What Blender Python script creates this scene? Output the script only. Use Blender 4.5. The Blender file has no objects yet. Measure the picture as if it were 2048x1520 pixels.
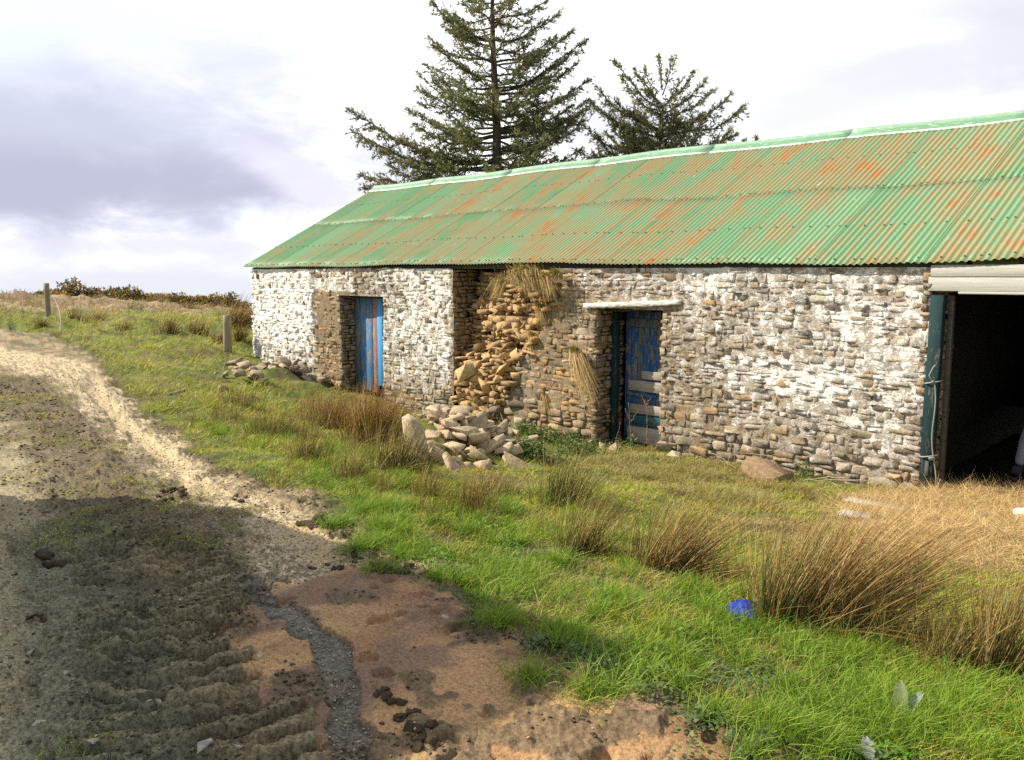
import bpy, bmesh, math, random
import numpy as np
from mathutils import Vector, Matrix
SC = bpy.context.scene
COL = SC.collection
rad = math.radians
random.seed(7)

# ------------------------------------------------------------------ camera
F = 1730.; D = 9.5
pitch = math.atan(218 / F); aw = math.atan(1712 / math.hypot(F, 218))
VH = np.array([-math.cos(aw), math.sin(aw), 0.]); RR = np.array([math.sin(aw), math.cos(aw), 0.]); UP = np.array([0., 0., 1.])
FW = VH * math.cos(pitch) - UP * math.sin(pitch); CU = VH * math.sin(pitch) + UP * math.cos(pitch)
CAM = np.array([0., -D, 1.6])
cd = bpy.data.cameras.new('camera'); co = bpy.data.objects.new('camera', cd); COL.objects.link(co)
co.location = CAM; co.rotation_euler = (rad(90) - pitch, 0, rad(90) - aw)
cd.sensor_width = 36; cd.lens = F / 2048 * 36; cd.clip_start = .05; cd.clip_end = 4000
SC.camera = co
# ------------------------------------------------------------------ sun, exposure
SUN_EL = rad(41); SUN_AZ = np.array([-.788, -.616, 0.]); SUN_AZ /= np.linalg.norm(SUN_AZ)
sd = bpy.data.lights.new('sun', 'SUN'); so = bpy.data.objects.new('sun', sd); COL.objects.link(so)
sd.energy = 5.0; sd.angle = rad(.6); sd.color = (1, .92, .75)
sv = Vector(SUN_AZ * math.cos(SUN_EL) + UP * math.sin(SUN_EL)); so.rotation_euler = sv.to_track_quat('Z', 'Y').to_euler()
so.location = (0, 0, 30)
SC.view_settings.view_transform = 'Standard'; SC.view_settings.look = 'None'
SC.view_settings.exposure = .56; SC.view_settings.gamma = 1
SC.cycles.use_denoising = False
SC.cycles.max_bounces = 6; SC.cycles.transparent_max_bounces = 6
SC.cycles.use_adaptive_sampling = True

# ------------------------------------------------------------------ node helper
class NT:
    def __init__(s, tree): s.t = tree; s.n = tree.nodes; s.l = tree.links; s.n.clear()
    def node(s, typ, **kw):
        nd = s.n.new(typ)
        ins = kw.pop('ins', {})
        for k, v in kw.items(): setattr(nd, k, v)
        for k, v in ins.items(): s.put(nd.inputs[k], v)
        return nd
    def put(s, sock, v):
        if isinstance(v, bpy.types.NodeSocket): s.l.new(v, sock)
        else: sock.default_value = v
    def m(s, op, a, b=0., c=0., clamp=False):
        nd = s.node('ShaderNodeMath', operation=op, use_clamp=clamp); s.put(nd.inputs[0], a); s.put(nd.inputs[1], b); s.put(nd.inputs[2], c)
        return nd.outputs[0]
    def mix(s, f, a, b, mode='MIX'):
        nd = s.node('ShaderNodeMix', data_type='RGBA', blend_type=mode); s.put(nd.inputs[0], f)
        s.put(nd.inputs[6], a if isinstance(a, bpy.types.NodeSocket) else (*a[:3], 1)); s.put(nd.inputs[7], b if isinstance(b, bpy.types.NodeSocket) else (*b[:3], 1))
        return nd.outputs[2]
    def noise(s, vec, scale, detail=4, rough=.6, dist=0.):
        nd = s.node('ShaderNodeTexNoise'); s.put(nd.inputs['Vector'], vec)
        nd.inputs['Scale'].default_value = scale; nd.inputs['Detail'].default_value = detail
        nd.inputs['Roughness'].default_value = rough; nd.inputs['Distortion'].default_value = dist
        return nd.outputs[0]
    def ss(s, v, lo, hi, a=0., b=1.):
        nd = s.node('ShaderNodeMapRange', interpolation_type='SMOOTHSTEP'); s.put(nd.inputs[0], v)
        for i, x in zip((1, 2, 3, 4), (lo, hi, a, b)): s.put(nd.inputs[i], x)
        return nd.outputs[0]
    def vmul(s, v, k):
        nd = s.node('ShaderNodeVectorMath', operation='MULTIPLY'); s.put(nd.inputs[0], v); nd.inputs[1].default_value = k
        return nd.outputs[0]
    def attr(s, name): return s.node('ShaderNodeAttribute', attribute_name=name)
    def obj(s): return s.node('ShaderNodeTexCoord').outputs['Object']
    def bump(s, h, dist, strength=1., nrm=None):
        nd = s.node('ShaderNodeBump'); s.put(nd.inputs['Height'], h); nd.inputs['Distance'].default_value = dist; nd.inputs['Strength'].default_value = strength
        if nrm: s.put(nd.inputs['Normal'], nrm)
        return nd.outputs[0]
    def out(s, col, rough=.8, nrm=None, spec=.3, metal=0., trans=0.):
        p = s.node('ShaderNodeBsdfPrincipled')
        s.put(p.inputs['Base Color'], col if isinstance(col, bpy.types.NodeSocket) else (*col[:3], 1))
        s.put(p.inputs['Roughness'], rough); s.put(p.inputs['Specular IOR Level'], spec); s.put(p.inputs['Metallic'], metal)
        if nrm: s.put(p.inputs['Normal'], nrm)
        o = s.node('ShaderNodeOutputMaterial'); sh = p.outputs[0]
        if trans:
            t = s.node('ShaderNodeBsdfTranslucent'); s.put(t.inputs[0], col if isinstance(col, bpy.types.NodeSocket) else (*col[:3], 1))
            mx = s.node('ShaderNodeMixShader'); mx.inputs[0].default_value = trans
            s.l.new(sh, mx.inputs[1]); s.l.new(t.outputs[0], mx.inputs[2]); sh = mx.outputs[0]
        s.l.new(sh, o.inputs[0])
def mat(name):
    m = bpy.data.materials.new(name); m.use_nodes = True
    return m, NT(m.node_tree)

# ------------------------------------------------------------------ world: daylight sky with broken cloud
w = bpy.data.worlds.new('World'); SC.world = w; w.use_nodes = True
t = NT(w.node_tree)
vec = t.node('ShaderNodeTexCoord').outputs['Generated']
def dot(v, k):
    nd = t.node('ShaderNodeVectorMath', operation='DOT_PRODUCT'); t.put(nd.inputs[0], v); nd.inputs[1].default_value = k
    return nd.outputs['Value']
az = t.m('ARCTAN2', dot(vec, tuple(RR)), dot(vec, tuple(VH))); el = t.m('ARCSINE', dot(vec, (0, 0, 1)))
sky = t.node('ShaderNodeTexSky', sky_type='NISHITA', sun_disc=False, sun_elevation=SUN_EL, sun_rotation=math.atan2(SUN_AZ[0], SUN_AZ[1]))
ns = t.vmul(vec, (1, 1, 2.4))
nbig = t.noise(ns, 2.6, 7, .55, .3); nfine = t.noise(ns, 8., 7, .6, .4)
nn = t.m('ADD', t.m('MULTIPLY', t.m('SUBTRACT', nbig, .5), 1.3), t.m('MULTIPLY', t.m('SUBTRACT', nfine, .5), 1.1))
K = 9.0
col = t.mix(t.ss(nfine, .3, .75), (1.0 * K, 1.03 * K, 1.06 * K), (1.2 * K, 1.2 * K, 1.2 * K))
def blob(px, py, ra, re, c, soft=.55, n=1., amt=1., tilt=0.):
    global col
    a0, e0 = (px - 1024) / F, (542 - py) / F
    dx = t.m('SUBTRACT', az, a0); dy = t.m('SUBTRACT', el, e0)
    dy = t.m('ADD', dy, t.m('MULTIPLY', dx, tilt))
    q = t.m('SQRT', t.m('ADD', t.m('POWER', t.m('ABSOLUTE', t.m('DIVIDE', dx, ra / F)), 2.), t.m('POWER', t.m('ABSOLUTE', t.m('DIVIDE', dy, re / F)), 2.)))
    q = t.m('ADD', q, t.m('MULTIPLY', nn, n))
    col = t.mix(t.ss(q, 1 + soft, 1 - soft, 0., amt), col, tuple(x * K for x in c))
blob(190, 190, 520, 330, (.64, .67, .76), .55, 1.3, .95)
blob(60, 330, 500, 150, (.46, .48, .59), .6, 1.4)
blob(200, 390, 330, 60, (.38, .39, .50), .6, 1.3)
blob(60, 130, 160, 90, (.68, .76, .95), .5, .9, .7)
blob(330, 575, 420, 42, (.58, .60, .66), .6, .8)
blob(330, 498, 260, 14, (.58, .59, .66), .7, .8, .7)
blob(640, 380, 110, 36, (.62, .61, .70), .6, .8, .9, .5)
blob(1230, 270, 140, 60, (.62, .62, .68), .6, .8, .9)
blob(2060, 110, 420, 190, (.47, .49, .55), .6, 1.4, .95, .15)
blob(1450, 60, 380, 90, (.78, .80, .84), .7, 1.2, .8)
blob(1680, 220, 330, 70, (.60, .62, .67), .6, .9, .9, -.2)
blob(1560, 40, 200, 40, (.86, .87, .90), .6, .9, .9, -.2)
front = t.m('MULTIPLY', t.ss(t.m('ABSOLUTE', az), 1.25, .75), t.ss(el, .95, .5))
others = t.ss(nbig, .50, .62)
cover = t.m('MAXIMUM', front, t.m('MULTIPLY', t.ss(nbig, .42, .56), .9))
dim = t.mix(front, tuple(x * K for x in (.74, .74, .74)), col)
fin = t.mix(cover, sky.outputs[0], dim)
bg = t.node('ShaderNodeBackground'); t.put(bg.inputs[0], fin); bg.inputs[1].default_value = .11
t.l.new(bg.outputs[0], t.node('ShaderNodeOutputWorld').inputs[0])

# ------------------------------------------------------------------ numeric helpers
def h_(ix, iy, iz=0):
    n = (ix.astype(np.int64) * 374761393 + iy.astype(np.int64) * 668265263 + (iz.astype(np.int64) if hasattr(iz, 'astype') else iz) * 2147483647) & 0xffffffff
    n = ((n ^ (n >> 13)) * 1274126177) & 0xffffffff
    n = ((n ^ (n >> 16)) * 2246822519) & 0xffffffff
    return ((n ^ (n >> 15)) & 0xffffff) / float(0xffffff)
def vn(x, y, seed=0):
    x = np.asarray(x, float); y = np.asarray(y, float)
    ix, iy = np.floor(x), np.floor(y); fx, fy = x - ix, y - iy
    fx = fx * fx * (3 - 2 * fx); fy = fy * fy * (3 - 2 * fy); s = seed * 7919
    a, b = h_(ix, iy, s), h_(ix + 1, iy, s); c, d = h_(ix, iy + 1, s), h_(ix + 1, iy + 1, s)
    return (a + (b - a) * fx) * (1 - fy) + (c + (d - c) * fx) * fy
def fbm(x, y, oct=4, seed=0, gain=.5):
    r, amp, tot = 0, 1, 0
    for o in range(oct):
        c, s = math.cos(o * 1.3), math.sin(o * 1.3)
        r = r + amp * vn((x * c - y * s) * 2 ** o + 17.3 * o, (x * s + y * c) * 2 ** o - 9.1 * o, seed + o); tot += amp; amp *= gain
    return r / tot
def sst(v, a, b):
    q = np.clip((v - a) / (b - a), 0, 1); return q * q * (3 - 2 * q)
def ray(px, py): return FW + RR * (px - 1024) / F - CU * (py - 760) / F
def PY(px, py, Y=0.):
    d = ray(px, py); return CAM + d * ((Y - CAM[1]) / d[1])

# ------------------------------------------------------------------ terrain base
def at_dist(px, py, dist):                       # point on the sight line at horizontal depth dist
    d = ray(px, py); return CAM + d * (dist / (d @ VH))
def uv(u, v, z): p = CAM + RR * u + VH * v; return np.array([p[0], p[1], z])
cps = []
for q in [(520, 722), (640, 765), (760, 800), (830, 830), (950, 852), (1100, 872), (1200, 895), (1330, 905), (1500, 935), (1700, 968), (1862, 990), (2048, 1003), (2200, 1020)]:
    p = PY(*q); cps.append(p)
for p in list(cps): cps.append(np.array([p[0], p[1] + 7., p[2] + .02])); 
for p in list(cps[:13]): cps.append(np.array([p[0], p[1] + 3.5, p[2] + .0]))
for u in (-3, 0, 3):
    for v in (-6, -2, 1, 3): cps.append(uv(u, v, 0 if u < 2 else -.06 * u))
cps += [uv(-3.2, 5.6, 0.0), uv(-1.6, 5.6, -.02), uv(-6, 8, .02), uv(-12, 4, .2), uv(-7, 0, .1), uv(5, 2, -.3), uv(9, 3, -.6), uv(9, -6, -.4)]
cps += [at_dist(0, 700, 18.5), at_dist(200, 740, 14.), at_dist(455, 712, 19.), at_dist(330, 850, 10.2), at_dist(97, 635, 29.), at_dist(300, 640, 27)]
cps += [at_dist(-500, 560, 46), at_dist(-900, 570, 46), at_dist(0, 571, 46.), at_dist(200, 587, 46.), at_dist(400, 606, 46.), at_dist(520, 622, 46.), at_dist(800, 640, 46), at_dist(1300, 650, 46), at_dist(1800, 650, 46), at_dist(2400, 650, 46)]
for ang in range(60, 300, 30):
    c_, s_ = math.cos(rad(ang)), math.sin(rad(ang)); p = CAM + (VH * c_ + RR * s_) * 46; cps.append(np.array([p[0], p[1], -1. if ang < 150 else .3]))
cps = np.array(cps); CP = cps[:, :2]; CZ = cps[:, 2]
def rbk(d2): return np.sqrt(d2 + 2.25)
_n = len(CP); _A = np.zeros((_n + 3, _n + 3))
_A[:_n, :_n] = rbk(((CP[:, None] - CP[None]) ** 2).sum(-1)) + np.eye(_n) * -.02
_A[:_n, _n] = 1; _A[:_n, _n + 1:] = CP; _A[_n:, :_n] = _A[:_n, _n:].T
_W = np.linalg.solve(_A, np.concatenate([CZ, [0, 0, 0]]))
def hb(x, y):
    x = np.atleast_1d(np.asarray(x, float)); y = np.atleast_1d(np.asarray(y, float))
    dx, dy = x - CAM[0], y - CAM[1]; d = np.hypot(dx, dy) + 1e-6; k = np.minimum(1, 46 / d)
    X, Y = CAM[0] + dx * k, CAM[1] + dy * k
    z = np.full(X.shape, _W[_n]) + _W[_n + 1] * X + _W[_n + 2] * Y
    for i in range(_n): z += _W[i] * rbk((X - CP[i, 0]) ** 2 + (Y - CP[i, 1]) ** 2)
    far = np.maximum(0, d - 46)
    return z - .055 * far - .25 * sst(far, 0, 12)
def G0(px, py):
    d = ray(px, py); t0 = .5
    ts = np.concatenate([np.arange(.8, 12, .04), np.arange(12, 60, .15)])
    P = CAM[None] + d[None] * ts[:, None]; s = P[:, 2] - hb(P[:, 0], P[:, 1])
    i = np.argmax(s < 0) if (s < 0).any() else len(ts) - 1
    k = s[i - 1] / (s[i - 1] - s[i] + 1e-9); tt = ts[i - 1] + (ts[i] - ts[i - 1]) * np.clip(k, 0, 1)
    return (CAM + d * tt)[:2]
def poly(pts): return np.array([G0(*p) for p in pts])
def sdf(P, x, y):                                 # signed distance to a closed polygon, negative inside
    d = np.full(x.shape, 1e9); ins = np.zeros(x.shape, bool); n = len(P)
    for i in range(n):
        a, b = P[i], P[(i + 1) % n]; ex, ey = b - a; L = ex * ex + ey * ey + 1e-12
        q = np.clip(((x - a[0]) * ex + (y - a[1]) * ey) / L, 0, 1)
        d = np.minimum(d, (x - a[0] - q * ex) ** 2 + (y - a[1] - q * ey) ** 2)
        c = ((a[1] > y) != (b[1] > y)) & (x < ex * (y - a[1]) / (ey if abs(ey) > 1e-12 else 1e-12) + a[0]); ins ^= c
    return np.where(ins, -1, 1) * np.sqrt(d)
def ldist(P, x, y):                               # distance to an open line and position along it
    d = np.full(x.shape, 1e9); s = np.zeros(x.shape); acc = 0
    for i in range(len(P) - 1):
        a, b = P[i], P[i + 1]; ex, ey = b - a; L = math.hypot(ex, ey)
        q = np.clip(((x - a[0]) * ex + (y - a[1]) * ey) / L ** 2, 0, 1)
        dd = np.hypot(x - a[0] - q * ex, y - a[1] - q * ey); s = np.where(dd < d, acc + q * L, s); d = np.minimum(d, dd); acc += L
    return d, s
def ext(P, extra): return np.concatenate([P, np.array(extra)])
TRACK = ext(poly([(0, 655), (100, 668), (175, 700), (215, 745), (265, 800), (330, 850), (400, 915), (500, 960), (600, 985), (665, 1012), (705, 1075), (790, 1105), (870, 1130), (915, 1190), (980, 1240), (1070, 1275), (1150, 1335), (1240, 1372), (1350, 1375), (1400, 1420), (1500, 1450), (1600, 1490), (1690, 1519)]),
            [uv(1.2, 1.0, 0)[:2], uv(1.5, -3, 0)[:2], uv(-6, -4, 0)[:2], uv(-9, 6, 0)[:2], uv(-14, 16, 0)[:2], G0(-300, 660)])
CLAY = poly([(455, 1225), (560, 1165), (700, 1140), (800, 1140), (890, 1185), (990, 1245), (1110, 1320), (1180, 1360), (1280, 1385), (1400, 1425), (1560, 1500), (1600, 1540), (1500, 1700), (560, 1700), (640, 1500), (560, 1400), (490, 1320)])
SAND = poly([(530, 1040), (600, 1030), (720, 1085), (770, 1110), (690, 1125), (600, 1100)])
RUT1 = poly([(-100, 685), (60, 720), (160, 755), (230, 830), (310, 905), (400, 985), (500, 1040), (590, 1110), (560, 1180)])
RUT1w = [.8, .75, .6, .42, .34, .36, .34, .25, .15]
RUT2 = poly([(-60, 830), (20, 880), (60, 960), (60, 1060), (30, 1200), (0, 1520)])
CHAN = poly([(500, 1140), (530, 1200), (600, 1250), (655, 1290), (680, 1360), (690, 1440), (710, 1519), (740, 1650)])
STRIP = poly([(20, 760), (110, 850), (190, 930), (260, 1010), (330, 1060)])
TYRE = poly([(300, 1090), (360, 1200), (400, 1330), (430, 1519), (450, 1700)])
TYRE2 = poly([(120, 1060), (170, 1200), (190, 1350), (200, 1519), (200, 1700)])
EDGE = TRACK[3:23]
STRAWP = poly([(1690, 1000), (1870, 985), (2048, 985), (2300, 1000), (2300, 1110), (2048, 1100), (1960, 1140), (1800, 1120), (1750, 1085), (1710, 1040)])
RUTA = poly([(200, 745), (185, 770), (260, 850), (330, 905), (400, 975)])
MOUNDS = [(G0(930, 912), .66, .34), (G0(860, 908), .4, .18), (G0(1010, 915), .4, .10), (G0(560, 765), .6, .30), (G0(500, 765), .5, .12), (G0(620, 780), .4, .1), (G0(1300, 925), .6, .10), (G0(1540, 985), .7, .08)]
def masks(x, y):
    wob = (fbm(x * 3.1, y * 3.1, 4, 3) - .5)
    tr = sdf(TRACK, x, y) + wob * .42 + (fbm(x * 14, y * 14, 3, 13) - .5) * .14
    m = {'track': sst(tr, .06, -.06), 'edge': np.exp(-(tr / .16) ** 2)}
    m['clay'] = sst(sdf(CLAY, x, y) + (fbm(x * 6, y * 6, 5, 9, .6) - .5) * .34, .012, -.012)
    m['sand'] = sst(sdf(SAND, x, y) + (fbm(x * 6, y * 6, 4, 9) - .5) * .3, .08, -.08)
    d, s = ldist(RUT1, x, y); _l = np.concatenate([[0], np.cumsum(np.hypot(*np.diff(RUT1, axis=0).T))])
    m['rut1'] = sst(d + wob * .3 - np.interp(s, _l, RUT1w), .10, -.10)
    d, s = ldist(RUT2, x, y); m['rut2'] = sst(d + wob * .5 - .35, .2, -.2)
    d, s = ldist(CHAN, x, y); m['chan'] = sst(d + (fbm(x * 8, y * 8, 3, 5) - .5) * .10 - .075, .008, -.008)
    d, s = ldist(STRIP, x, y); m['strip'] = sst(d + wob * 1.0 - .55, .2, -.2)
    d, s = ldist(TYRE, x, y); m['tyre'] = sst(d + wob * .1 - .42, .08, -.08); m['tyre_d'] = d; m['tyre_s'] = s
    d, s = ldist(TYRE2, x, y); m['tyre2'] = sst(d + wob * .1 - .28, .08, -.08); m['tyre2_s'] = s; m['tyre2_d'] = d
    m['straw'] = sst(sdf(STRAWP, x, y) + wob * .9, .25, -.25)
    d, s = ldist(RUTA, x, y); m['ruta'] = sst(d + wob * .2 - .10, .05, -.05)
    return m
def disp(x, y, m):
    r = np.hypot(x - CAM[0], y - CAM[1])
    tr = m['track']
    far = sst(r, 10, 30)
    z = (1 - tr) * ((fbm(x * 1.3, y * 1.3, 4, 21) - .5) * (.14 + .45 * far) + (fbm(x * 6, y * 6, 3, 22) - .5) * .035)
    z += tr * (fbm(x * .9, y * .9, 3, 23) - .5) * .05
    gravel = tr * (1 - .85 * m['clay']) * (1 - .7 * m['sand']) * (1 - .55 * m['tyre'])
    near = sst(r, 14, 7)
    z += gravel * near * ((fbm(x * 18, y * 18, 4, 24, .6) - .5) * .024 + np.maximum(0, fbm(x * 60, y * 60, 2, 25) - .6) * .045)
    cl = fbm(x * 9, y * 9, 3, 26); ro = np.clip(m['edge'] * 1.2 + m['strip'] * .9 + (m['tyre'] + m['tyre2']) * .25 + sst(fbm(x * 2.1, y * 2.1, 2, 66), .6, .75) * .5 * (1 - m['clay']), 0, 1) * tr
    z += ro * (np.maximum(0, cl - .5) * .13 + (fbm(x * 30, y * 30, 3, 27) - .5) * .03)
    # bar treads pressed by tractor tyres
    wv = (fbm(x * 2.5, y * 2.5, 4, 31) - .5)
    ph = m['tyre_s'] / .135 + m['tyre_d'] * 2.4 + wv * 1.3; m['ph'] = ph
    lug = sst(np.sin(ph * 2 * np.pi) + (fbm(x * 14, y * 14, 4, 39) - .5) * .75, .0, .28) * sst(fbm(x * 4, y * 4, 3, 32), .25, .45)
    m['tyre'] = m['tyre'] * (1 - .8 * m['clay'])
    z += m['tyre'] * (lug * (.044 + .02 * fbm(x * 18, y * 18, 2, 41)) - .035) * (1 + .5 * wv)
    ph = m['tyre2_s'] / .14 - m['tyre2_d'] * 2.2 + wv * 2.2
    z += m['tyre2'] * (sst(np.sin(ph * 2 * np.pi) + (fbm(x * 25, y * 25, 3, 42) - .5), 0, .5) * .024 * sst(fbm(x * 4, y * 4, 3, 33), .4, .6) - .02)
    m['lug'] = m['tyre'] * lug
    z -= m['rut1'] * .035 + m['rut2'] * .02 + m['chan'] * .022 + m['ruta'] * .05
    z += m['clay'] * (.004 + (fbm(x * 9, y * 9, 5, 34, .6) - .5) * .022 + (fbm(x * 1.7, y * 1.7, 2, 35) - .5) * .02)
    crk = np.abs(fbm(x * 5, y * 5, 3, 36) - .5); bar = m['clay'] * sst(fbm(x * 3.2, y * 3.2, 4, 62), .605, .64); z += bar * (.008 + (fbm(x * 26, y * 26, 3, 63) - .4) * .03); z -= m['clay'] * sst(crk, .006, .001) * .004
    hoof = sst(fbm(x * 7, y * 7, 2, 37), .74, .8); z -= tr * hoof * .03
    z += m['straw'] * (fbm(x * 8, y * 8, 3, 38) - .3) * .06
    for c, rr_, hh in MOUNDS: z += hh * np.exp(-((x - c[0]) ** 2 + (y - c[1]) ** 2) / rr_ ** 2 * 1.6)
    crest = sst(r, 36, 43) * sst(r, 52, 46); z += crest * (fbm(x * .5, y * .5, 4, 40) - .4) * .5
    return z
def H(x, y):
    x = np.atleast_1d(np.asarray(x, float)); y = np.atleast_1d(np.asarray(y, float))
    return hb(x, y) + disp(x, y, masks(x, y))
def h1(x, y): return float(H(x, y)[0])
def G(px, py):                                    # the ground point seen at a pixel of the photograph, as a world position
    p = G0(px, py); return np.array([p[0], p[1], h1(p[0], p[1])])

# ------------------------------------------------------------------ mesh helpers
def mk(name, V, loops, sizes, m, parent=None, cols=None, extra=None, smooth=False):
    V = np.asarray(V, np.float32).reshape(-1, 3); loops = np.asarray(loops, np.int32).ravel(); sizes = np.asarray(sizes, np.int32).ravel()
    me = bpy.data.meshes.new(name); me.vertices.add(len(V)); me.vertices.foreach_set('co', V.ravel())
    me.loops.add(len(loops)); me.loops.foreach_set('vertex_index', loops)
    me.polygons.add(len(sizes)); st = np.concatenate([[0], np.cumsum(sizes)[:-1]]).astype(np.int32)
    me.polygons.foreach_set('loop_start', st)
    try: me.polygons.foreach_set('loop_total', sizes)
    except Exception: pass
    if smooth: me.polygons.foreach_set('use_smooth', np.ones(len(sizes), bool))
    me.update(calc_edges=True); me.validate()
    if cols is not None:
        c = np.asarray(cols, np.float32).reshape(-1, 3); a = me.color_attributes.new('Col', 'FLOAT_COLOR', 'POINT')
        a.data.foreach_set('color', np.concatenate([c, np.ones((len(c), 1), np.float32)], 1).ravel())
    for k, v in (extra or {}).items():
        v = np.asarray(v, np.float32)
        if v.ndim == 1: me.attributes.new(k, 'FLOAT', 'POINT').data.foreach_set('value', v)
        else: me.attributes.new(k, 'FLOAT_VECTOR', 'POINT').data.foreach_set('vector', v.ravel())
    if m: me.materials.append(m)
    o = bpy.data.objects.new(name, me); COL.objects.link(o)
    if parent: o.parent = parent
    return o
class MB:                                         # gathers pieces of ONE mesh
    def __init__(s): s.V = []; s.L = []; s.S = []; s.C = []; s.E = []; s.n = 0
    def add(s, V, loops, sizes, cols=None, ex=None):
        V = np.asarray(V, float).reshape(-1, 3); s.V.append(V); s.L.append(np.asarray(loops).ravel() + s.n); s.S.append(np.asarray(sizes).ravel())
        c = np.asarray((.5, .5, .5) if cols is None else cols, float); s.C.append(np.broadcast_to(c, (len(V), 3)) if c.ndim == 1 else c.reshape(-1, 3))
        e = np.asarray(0. if ex is None else ex, float); s.E.append(np.broadcast_to(e, (len(V),)))
        s.n += len(V)
    def box(s, c, size, rot=None, cols=None, jit=0., taper=None, bev=.004):
        c = np.asarray(c, float); h = np.asarray(size, float) / 2; b = min(bev, h.min() * .4)
        bm = bmesh.new(); bmesh.ops.create_cube(bm, size=1)
        for v in bm.verts: v.co = Vector((v.co.x * 2 * h[0], v.co.y * 2 * h[1], v.co.z * 2 * h[2])) + Vector([random.uniform(-jit, jit) for _ in range(3)])
        if b > 0: bmesh.ops.bevel(bm, geom=bm.edges[:], offset=b, segments=1, affect='EDGES')
        s.bm(bm, c, rot, cols)
    def bm(s, bm, c=(0, 0, 0), rot=None, cols=None, scale=1.):
        bm.verts.ensure_lookup_table(); V = np.array([v.co[:] for v in bm.verts]) * scale
        if rot is not None: V = V @ np.array(rot).T
        L = []; S = []
        for f in bm.faces: L += [v.index for v in f.verts]; S.append(len(f.verts))
        s.add(V + np.asarray(c), L, S, cols); bm.free()
    def build(s, name, m, parent=None, smooth=False, exname=None):
        return mk(name, np.concatenate(s.V), np.concatenate(s.L), np.concatenate(s.S), m, parent, np.concatenate(s.C), {exname: np.concatenate(s.E)} if exname else None, smooth)
def tube(pts, radii, sides=6, cap=True):
    pts = np.asarray(pts, float); n = len(pts); radii = np.broadcast_to(radii, (n,)); T = np.gradient(pts, axis=0); T /= np.linalg.norm(T, axis=1)[:, None] + 1e-9
    ref = np.array([0, 0, 1.]) if abs(T[0][2]) < .8 else np.array([1., 0, 0]); A = np.cross(T, ref); A /= np.linalg.norm(A, axis=1)[:, None] + 1e-9; B = np.cross(T, A)
    an = np.arange(sides) * 2 * np.pi / sides
    V = (pts[:, None] + radii[:, None, None] * (A[:, None] * np.cos(an)[None, :, None] + B[:, None] * np.sin(an)[None, :, None])).reshape(-1, 3)
    L = []; S = []
    for i in range(n - 1):
        for j in range(sides):
            k = (j + 1) % sides; L += [i * sides + j, i * sides + k, (i + 1) * sides + k, (i + 1) * sides + j]; S.append(4)
    if cap: L += list(range(sides))[::-1] + [(n - 1) * sides + j for j in range(sides)]; S += [sides, sides]
    return V, L, S
def strands(root, d, L, w, bend, c0, c1, nseg=3, sides=2, rng=None, cmid=None):
    """many tapering blades (sides=2) or stems (sides=3) at once: root, direction, length, width, bend vector, colours at foot and tip"""
    N = len(root); d = d / np.linalg.norm(d, axis=1)[:, None]; tt = np.linspace(0, 1, nseg + 1)
    P = root[:, None] + d[:, None] * (L[:, None] * tt[None])[..., None] + bend[:, None] * (tt ** 2)[None, :, None]
    ph = rng.uniform(0, 2 * np.pi, N); ref = np.stack([np.cos(ph), np.sin(ph), np.zeros(N)], 1)
    A = ref - d * (ref * d).sum(1)[:, None]; A /= np.linalg.norm(A, axis=1)[:, None] + 1e-9; B = np.cross(d, A)
    wid = w[:, None] * (1 - tt[None] ** 1.6 * .85)
    V = []
    for j in range(sides):
        an = 2 * np.pi * j / sides; V.append(P + wid[..., None] * .5 * (A * math.cos(an) + B * math.sin(an))[:, None])
    V = np.stack(V, 2)                            # N, nseg+1, sides, 3
    per = (nseg + 1) * sides; base = []
    if sides == 2:
        for i in range(nseg): base.append([i * 2, i * 2 + 1, i * 2 + 3, i * 2 + 2])
    else:
        for i in range(nseg):
            for j in range(sides): base.append([i * sides + j, i * sides + (j + 1) % sides, (i + 1) * sides + (j + 1) % sides, (i + 1) * sides + j])
    base = np.array(base); loops = (np.arange(N)[:, None, None] * per + base[None]).ravel(); sizes = np.full(N * len(base), 4)
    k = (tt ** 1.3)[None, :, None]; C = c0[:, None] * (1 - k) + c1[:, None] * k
    C = np.repeat(C[:, :, None], sides, 2).reshape(-1, 3)
    return V.reshape(-1, 3), loops, sizes, C
def diamonds(root, d, L, w, nrm, c0, c1):
    d = d / (np.linalg.norm(d, axis=1)[:, None] + 1e-9); s = np.cross(d, nrm); s /= np.linalg.norm(s, axis=1)[:, None] + 1e-9
    m = root + d * (L * .45)[:, None]
    V = np.stack([root, m + s * (w / 2)[:, None], root + d * L[:, None], m - s * (w / 2)[:, None]], 1).reshape(-1, 3); N = len(root)
    return V, np.arange(4 * N), np.full(N, 4), np.stack([c0, (c0 + c1) / 2, c1, (c0 + c1) / 2], 1).reshape(-1, 3)
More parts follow.
